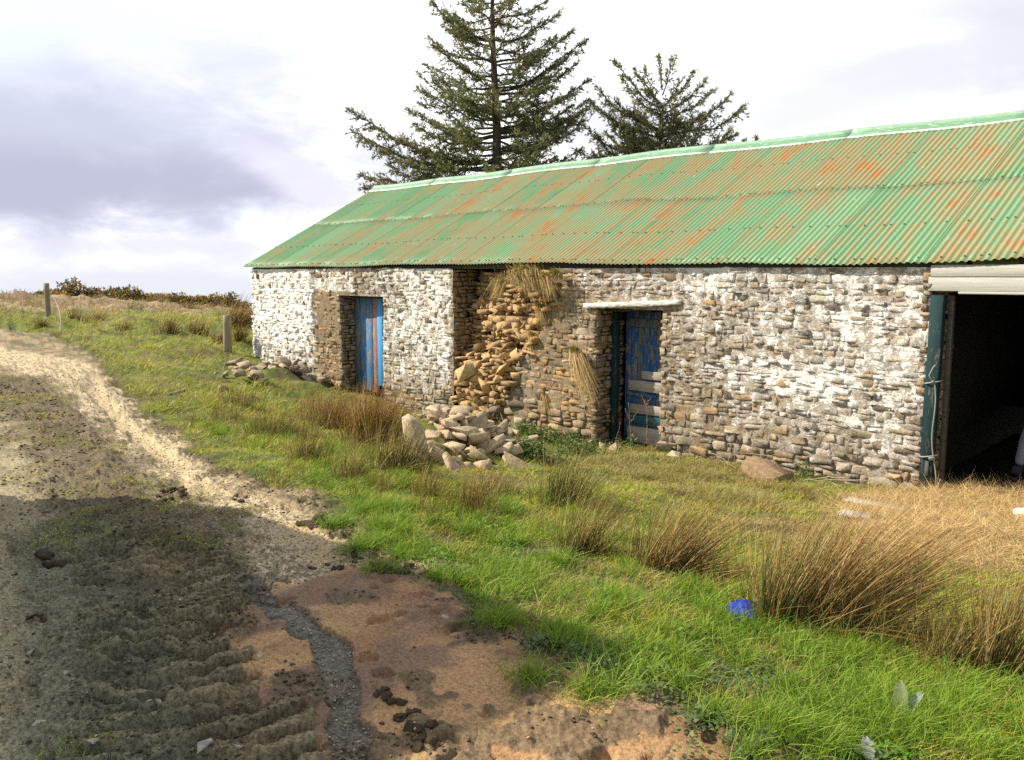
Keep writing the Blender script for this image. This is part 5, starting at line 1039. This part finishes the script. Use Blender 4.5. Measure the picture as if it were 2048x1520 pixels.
# ------------------------------------------------------------------ spruces
def spruce(px, pyb, dist, top, base_z, branches, extra, label, rtrunk, name='spruce_tree', spread=1., seed=1):
    rg = np.random.default_rng(seed); b0 = at_dist(px, 542, dist); gz = base_z; root = empty(name, (b0[0], b0[1], gz)); tag(root, label, 'tree', 'spruce trees behind the barn')
    O = np.array([b0[0], b0[1], gz]); Ht = top; tz = np.linspace(0, Ht, 14); wobx = .06 * np.sin(tz * .9 + seed); tp = np.stack([wobx * RR[0], wobx * RR[1], tz], 1)
    V, Lq, S = tube(tp, rtrunk * (1 - tz / Ht * .93), 9); mk('trunk', V, Lq, S, M['bark'], root, None, None, True)
    def trunk_at(z): return np.array([0, 0, z]) + RR * .06 * math.sin(z * .9 + seed)
    wood_ = MB(); FP, FD, FL, FW_ = [], [], [], []
    def limb(A_, B_, up_, dens=1.):
        L = np.linalg.norm(B_ - A_); k = np.linspace(0, 1, 12)[:, None]; side_ = np.cross(B_ - A_, UP); side_ /= np.linalg.norm(side_) + 1e-9
        mid = -.10 * L * np.sin(np.pi * k) * up_ + 0; pts = A_ + (B_ - A_) * k + UP * mid + side_ * (rg.normal(0, .05) * L * np.sin(np.pi * k)) + UP * (rg.normal(0, .025) * L * np.sin(2 * np.pi * k)) + rg.normal(0, .012, (12, 3)) * L * .4
        V, Lq, S = tube(pts, np.linspace(.012 * L + .012, .006, 12), 5, False); wood_.add(V, Lq, S)
        n2 = int(L / .055 * dens)
        for i in range(n2):
            t_ = .16 + .84 * (i + rg.random()) / n2
            p_ = np.array([np.interp(t_, k[:, 0], pts[:, j]) for j in range(3)]); tg = (B_ - A_) / L; sgn = 1 if i % 2 else -1
            l2 = (.24 + .22 * L * (1 - t_) ** .65) * rg.uniform(.5, 1.15) * .85; l2 = min(l2, 1.0)
            d2 = tg * rg.uniform(.4, 1.0) + side_ * sgn * rg.uniform(.3, 1.0) + UP * rg.normal(-.05, .38); d2 /= np.linalg.norm(d2)
            droop = -UP * rg.uniform(-.1, .45) * l2 + UP * .04
            q_ = p_ + d2 * l2 + droop
            if l2 > .25: V, Lq, S = tube([p_, (p_ + q_) / 2 + UP * .02, q_], [.008, .006, .003], 3, False); wood_.add(V, Lq, S)
            m_ = max(3, int(l2 / .026 * (.45 + .55 * (t_ > .35)))); tt = rg.random(m_) ** .8; P_ = p_ + (q_ - p_) * tt[:, None]; dd = d2 * .7 + rg.normal(0, .55, (m_, 3)) + UP * .18
            FP.append(P_); FD.append(dd); FL.append(rg.uniform(.06, .17, m_)); FW_.append(rg.uniform(.018, .036, m_))
        m_ = int(10 + L * 6); tt = 1 - rg.random(m_) ** 1.6 * .3; P_ = A_ + (B_ - A_) * tt[:, None] + UP * (-.10 * L * np.sin(np.pi * tt) * up_)[:, None]; FP.append(P_); FD.append((B_ - A_) / L + rg.normal(0, .45, (m_, 3)) + UP * .3); FL.append(rg.uniform(.10, .2, m_)); FW_.append(rg.uniform(.025, .04, m_))
    for (tx, ty, ry, depth) in branches:
        dd = dist + depth; B_ = at_dist(tx, ty, dd) - O; rz = at_dist(px, ry, dist)[2] - gz; limb(trunk_at(rz), B_, 1. if ty < ry else .3)
    for (z0, z1, n, len0, len1, rise) in extra:
        for i in range(n):
            k = (i + rg.random()) / n; z = z0 + (z1 - z0) * k; L = (len0 + (len1 - len0) * k) * rg.uniform(.65, 1.1); a_ = i * 2.4 + rg.normal(0, .3); dr = np.array([math.cos(a_), math.sin(a_), 0]); limb(trunk_at(z), trunk_at(z) + dr * L + UP * L * rg.normal(rise, .16), rg.uniform(.4, 1.6), rg.uniform(.35, 1.0))
    wood_.build('branches', M['bark'], root)
    P_ = np.concatenate(FP); d = np.concatenate(FD); L = np.concatenate(FL); W_ = np.concatenate(FW_); n = len(P_); k = rg.random((n, 1)); c = np.array((.12, .135, .06)) * (1 - k) + np.array((.33, .32, .14)) * k; c = np.where((rg.random(n) < .10)[:, None], np.array((.15, .10, .05)), c)
    q = MB(); V, Lq, S, C = diamonds(P_, d, L, W_, rg.normal(0, 1, (n, 3)), c * .8, c * 1.15); q.add(V, Lq, S, C); V, Lq, S, C = diamonds(P_, d + rg.normal(0, .4, (n, 3)), L * .9, W_ * .9, rg.normal(0, 1, (n, 3)), c * .8, c * 1.15); q.add(V, Lq, S, C)
    q.build('crown', M['needle'], root); return n
B1_ = [(865, 8, 95, 0), (893, 25, 80, .6), (900, 112, 165, .3), (925, 130, 175, -.6), (880, 160, 215, .3), (838, 178, 235, 0), (868, 165, 240, -.9), (820, 222, 270, .2), (830, 250, 285, -.8), (700, 220, 325, 0), (705, 262, 335, .5), (760, 300, 340, -.6), (722, 350, 362, 0), (728, 378, 375, .5), (780, 330, 352, .8), (800, 280, 318, -.4), (850, 300, 330, .9), (840, 345, 368, -.5),
       (1092, 0, 40, 0), (1115, 30, 80, .4), (1142, 65, 125, 0), (1110, 75, 130, -.6), (1172, 82, 175, 0), (1150, 130, 190, .5), (1178, 160, 235, .2), (1120, 140, 205, -.5), (1175, 200, 260, .6), (1140, 215, 262, -.4), (1150, 235, 300, 0), (1185, 205, 275, .9), (1120, 260, 320, -.6), (1160, 300, 350, .5), (1110, 320, 355, -.4), (1070, 340, 368, .6), (905, 60, 130, 1.), (950, -30, 20, 0), (1040, -30, 30, .4), (930, 200, 250, -1.4), (1060, 180, 240, -1.4)]
n1_ = spruce(990, 360, 25., 12.4, -1.3, B1_, [(2.0, 4.6, 34, 3.2, 2.9, .12), (4.6, 7.6, 50, 2.9, 2.2, .22), (7.6, 10.6, 34, 2.1, 1.1, .3), (10.6, 12.2, 20, 1.1, .3, .4)], 'tall spruce behind the barn, its top cut off by the photo edge', .24, seed=2)
B2_ = [(1230, 125, 215, 0), (1245, 160, 230, .3), (1195, 175, 262, 0), (1180, 200, 275, .4), (1210, 230, 290, -.4), (1165, 250, 315, 0), (1150, 300, 325, .2), (1160, 330, 335, -.3), (1270, 140, 210, .4), (1290, 140, 205, -.3), (1318, 115, 180, 0), (1345, 118, 190, .2), (1385, 145, 215, 0), (1408, 165, 225, .3), (1425, 180, 240, -.3), (1460, 190, 262, 0), (1488, 212, 275, .2), (1470, 270, 300, 0), (1440, 300, 318, .3), (1360, 160, 225, -.5), (1400, 230, 270, -.5), (1230, 200, 262, -.6), (1300, 180, 250, -.8), (1350, 200, 260, -.9)]
spruce(1318, 320, 26., 7.4, -1.3, B2_, [(2.2, 4.2, 60, 2.3, 2.6, .45), (4.0, 5.8, 50, 2.4, 1.7, .65), (5.4, 7.0, 34, 1.5, .7, .9)], 'shorter broad spruce behind the barn, right of the tall one', .17, seed=5)
spruce(1498, 300, 27., 5.05, -1.3, [(1512, 276, 300, 0), (1490, 282, 305, 0), (1475, 292, 312, 0)], [(2.6, 4.9, 22, 1.0, .3, .4)], 'tip of a small spruce just showing above the roof', .08, seed=8)

# ------------------------------------------------------------------ grey animal in the dark of the barn
def pony():
    g = G(2048, 960); O = PY(2035, 985, 1.3); z0 = h1(O[0], O[1]); root = empty('pony', (O[0], O[1], z0)); tag(root, 'grey animal lowering its head in the dark doorway', 'animal')
    J = {'pel': (1.55, .25, .98), 'bel': (1.1, .2, .92), 'che': (.70, .12, .92), 'nk1': (.42, .05, .86), 'nk2': (.22, .0, .70), 'pol': (.13, -.02, .60), 'jaw': (.06, -.04, .44), 'nos': (-.02, -.06, .26), 'muz': (-.05, -.07, .17),
         'fl1': (.66, .0, .62), 'fl2': (.64, .0, .34), 'fl3': (.64, .0, .04), 'fr1': (.70, .26, .62), 'fr2': (.72, .26, .34), 'fr3': (.70, .26, .04), 'hl1': (1.55, .10, .66), 'hl2': (1.66, .10, .40), 'hl3': (1.62, .10, .04), 'hr1': (1.58, .40, .66), 'hr2': (1.70, .40, .40), 'hr3': (1.66, .40, .04), 'ta1': (1.78, .26, 1.0), 'ta2': (1.86, .27, .6)}
    Rd = {'pel': .26, 'bel': .30, 'che': .26, 'nk1': .17, 'nk2': .13, 'pol': .115, 'jaw': .105, 'nos': .065, 'muz': .055, 'fl1': .08, 'fl2': .05, 'fl3': .045, 'fr1': .08, 'fr2': .05, 'fr3': .045, 'hl1': .12, 'hl2': .055, 'hl3': .045, 'hr1': .12, 'hr2': .055, 'hr3': .045, 'ta1': .04, 'ta2': .03}
    E_ = [('pel', 'bel'), ('bel', 'che'), ('che', 'nk1'), ('nk1', 'nk2'), ('nk2', 'pol'), ('pol', 'jaw'), ('jaw', 'nos'), ('nos', 'muz'), ('che', 'fl1'), ('fl1', 'fl2'), ('fl2', 'fl3'), ('che', 'fr1'), ('fr1', 'fr2'), ('fr2', 'fr3'), ('pel', 'hl1'), ('hl1', 'hl2'), ('hl2', 'hl3'), ('pel', 'hr1'), ('hr1', 'hr2'), ('hr2', 'hr3'), ('pel', 'ta1'), ('ta1', 'ta2')]
    ks = list(J); me = bpy.data.meshes.new('body'); V = [tuple(RR * J[k][0] + VH * J[k][1] + UP * J[k][2]) for k in ks]
    me.from_pydata(V, [(ks.index(a_), ks.index(b_)) for a_, b_ in E_], []); o = bpy.data.objects.new('body', me); COL.objects.link(o); o.parent = root
    o.modifiers.new('skin', 'SKIN')
    for i, k in enumerate(ks): v = me.skin_vertices[0].data[i]; v.radius = (Rd[k], Rd[k]); v.use_root = (k == 'pel')
    sb = o.modifiers.new('sub', 'SUBSURF'); sb.levels = 2; sb.render_levels = 2; me.materials.append(M['coat'])
    for nm, sg in (('ear', -1), ('ear', 1)):
        c_ = RR * .17 + VH * (-.02 + .06 * sg) + UP * .70; V, Lq, S = tube([c_, c_ + UP * .06 + RR * .02, c_ + UP * .13 + RR * .02], [.03, .026, .006], 7); mk(nm, V, Lq, S, M['coat'], root)
    q = MB(); q.bm(rock_bm(rs_, .055, .055, .05, 40), RR * -.06 + VH * -.075 + UP * .13); q.build('muzzle', M['muzzle'], root, True)
    for sg in (-1, 1):
        q = MB(); q.bm(rock_bm(rs_, .016, .016, .016, 30), RR * .05 + VH * (-.03 + .095 * sg) + UP * .50); q.build('eye', M['muzzle'], root, True)
pony()
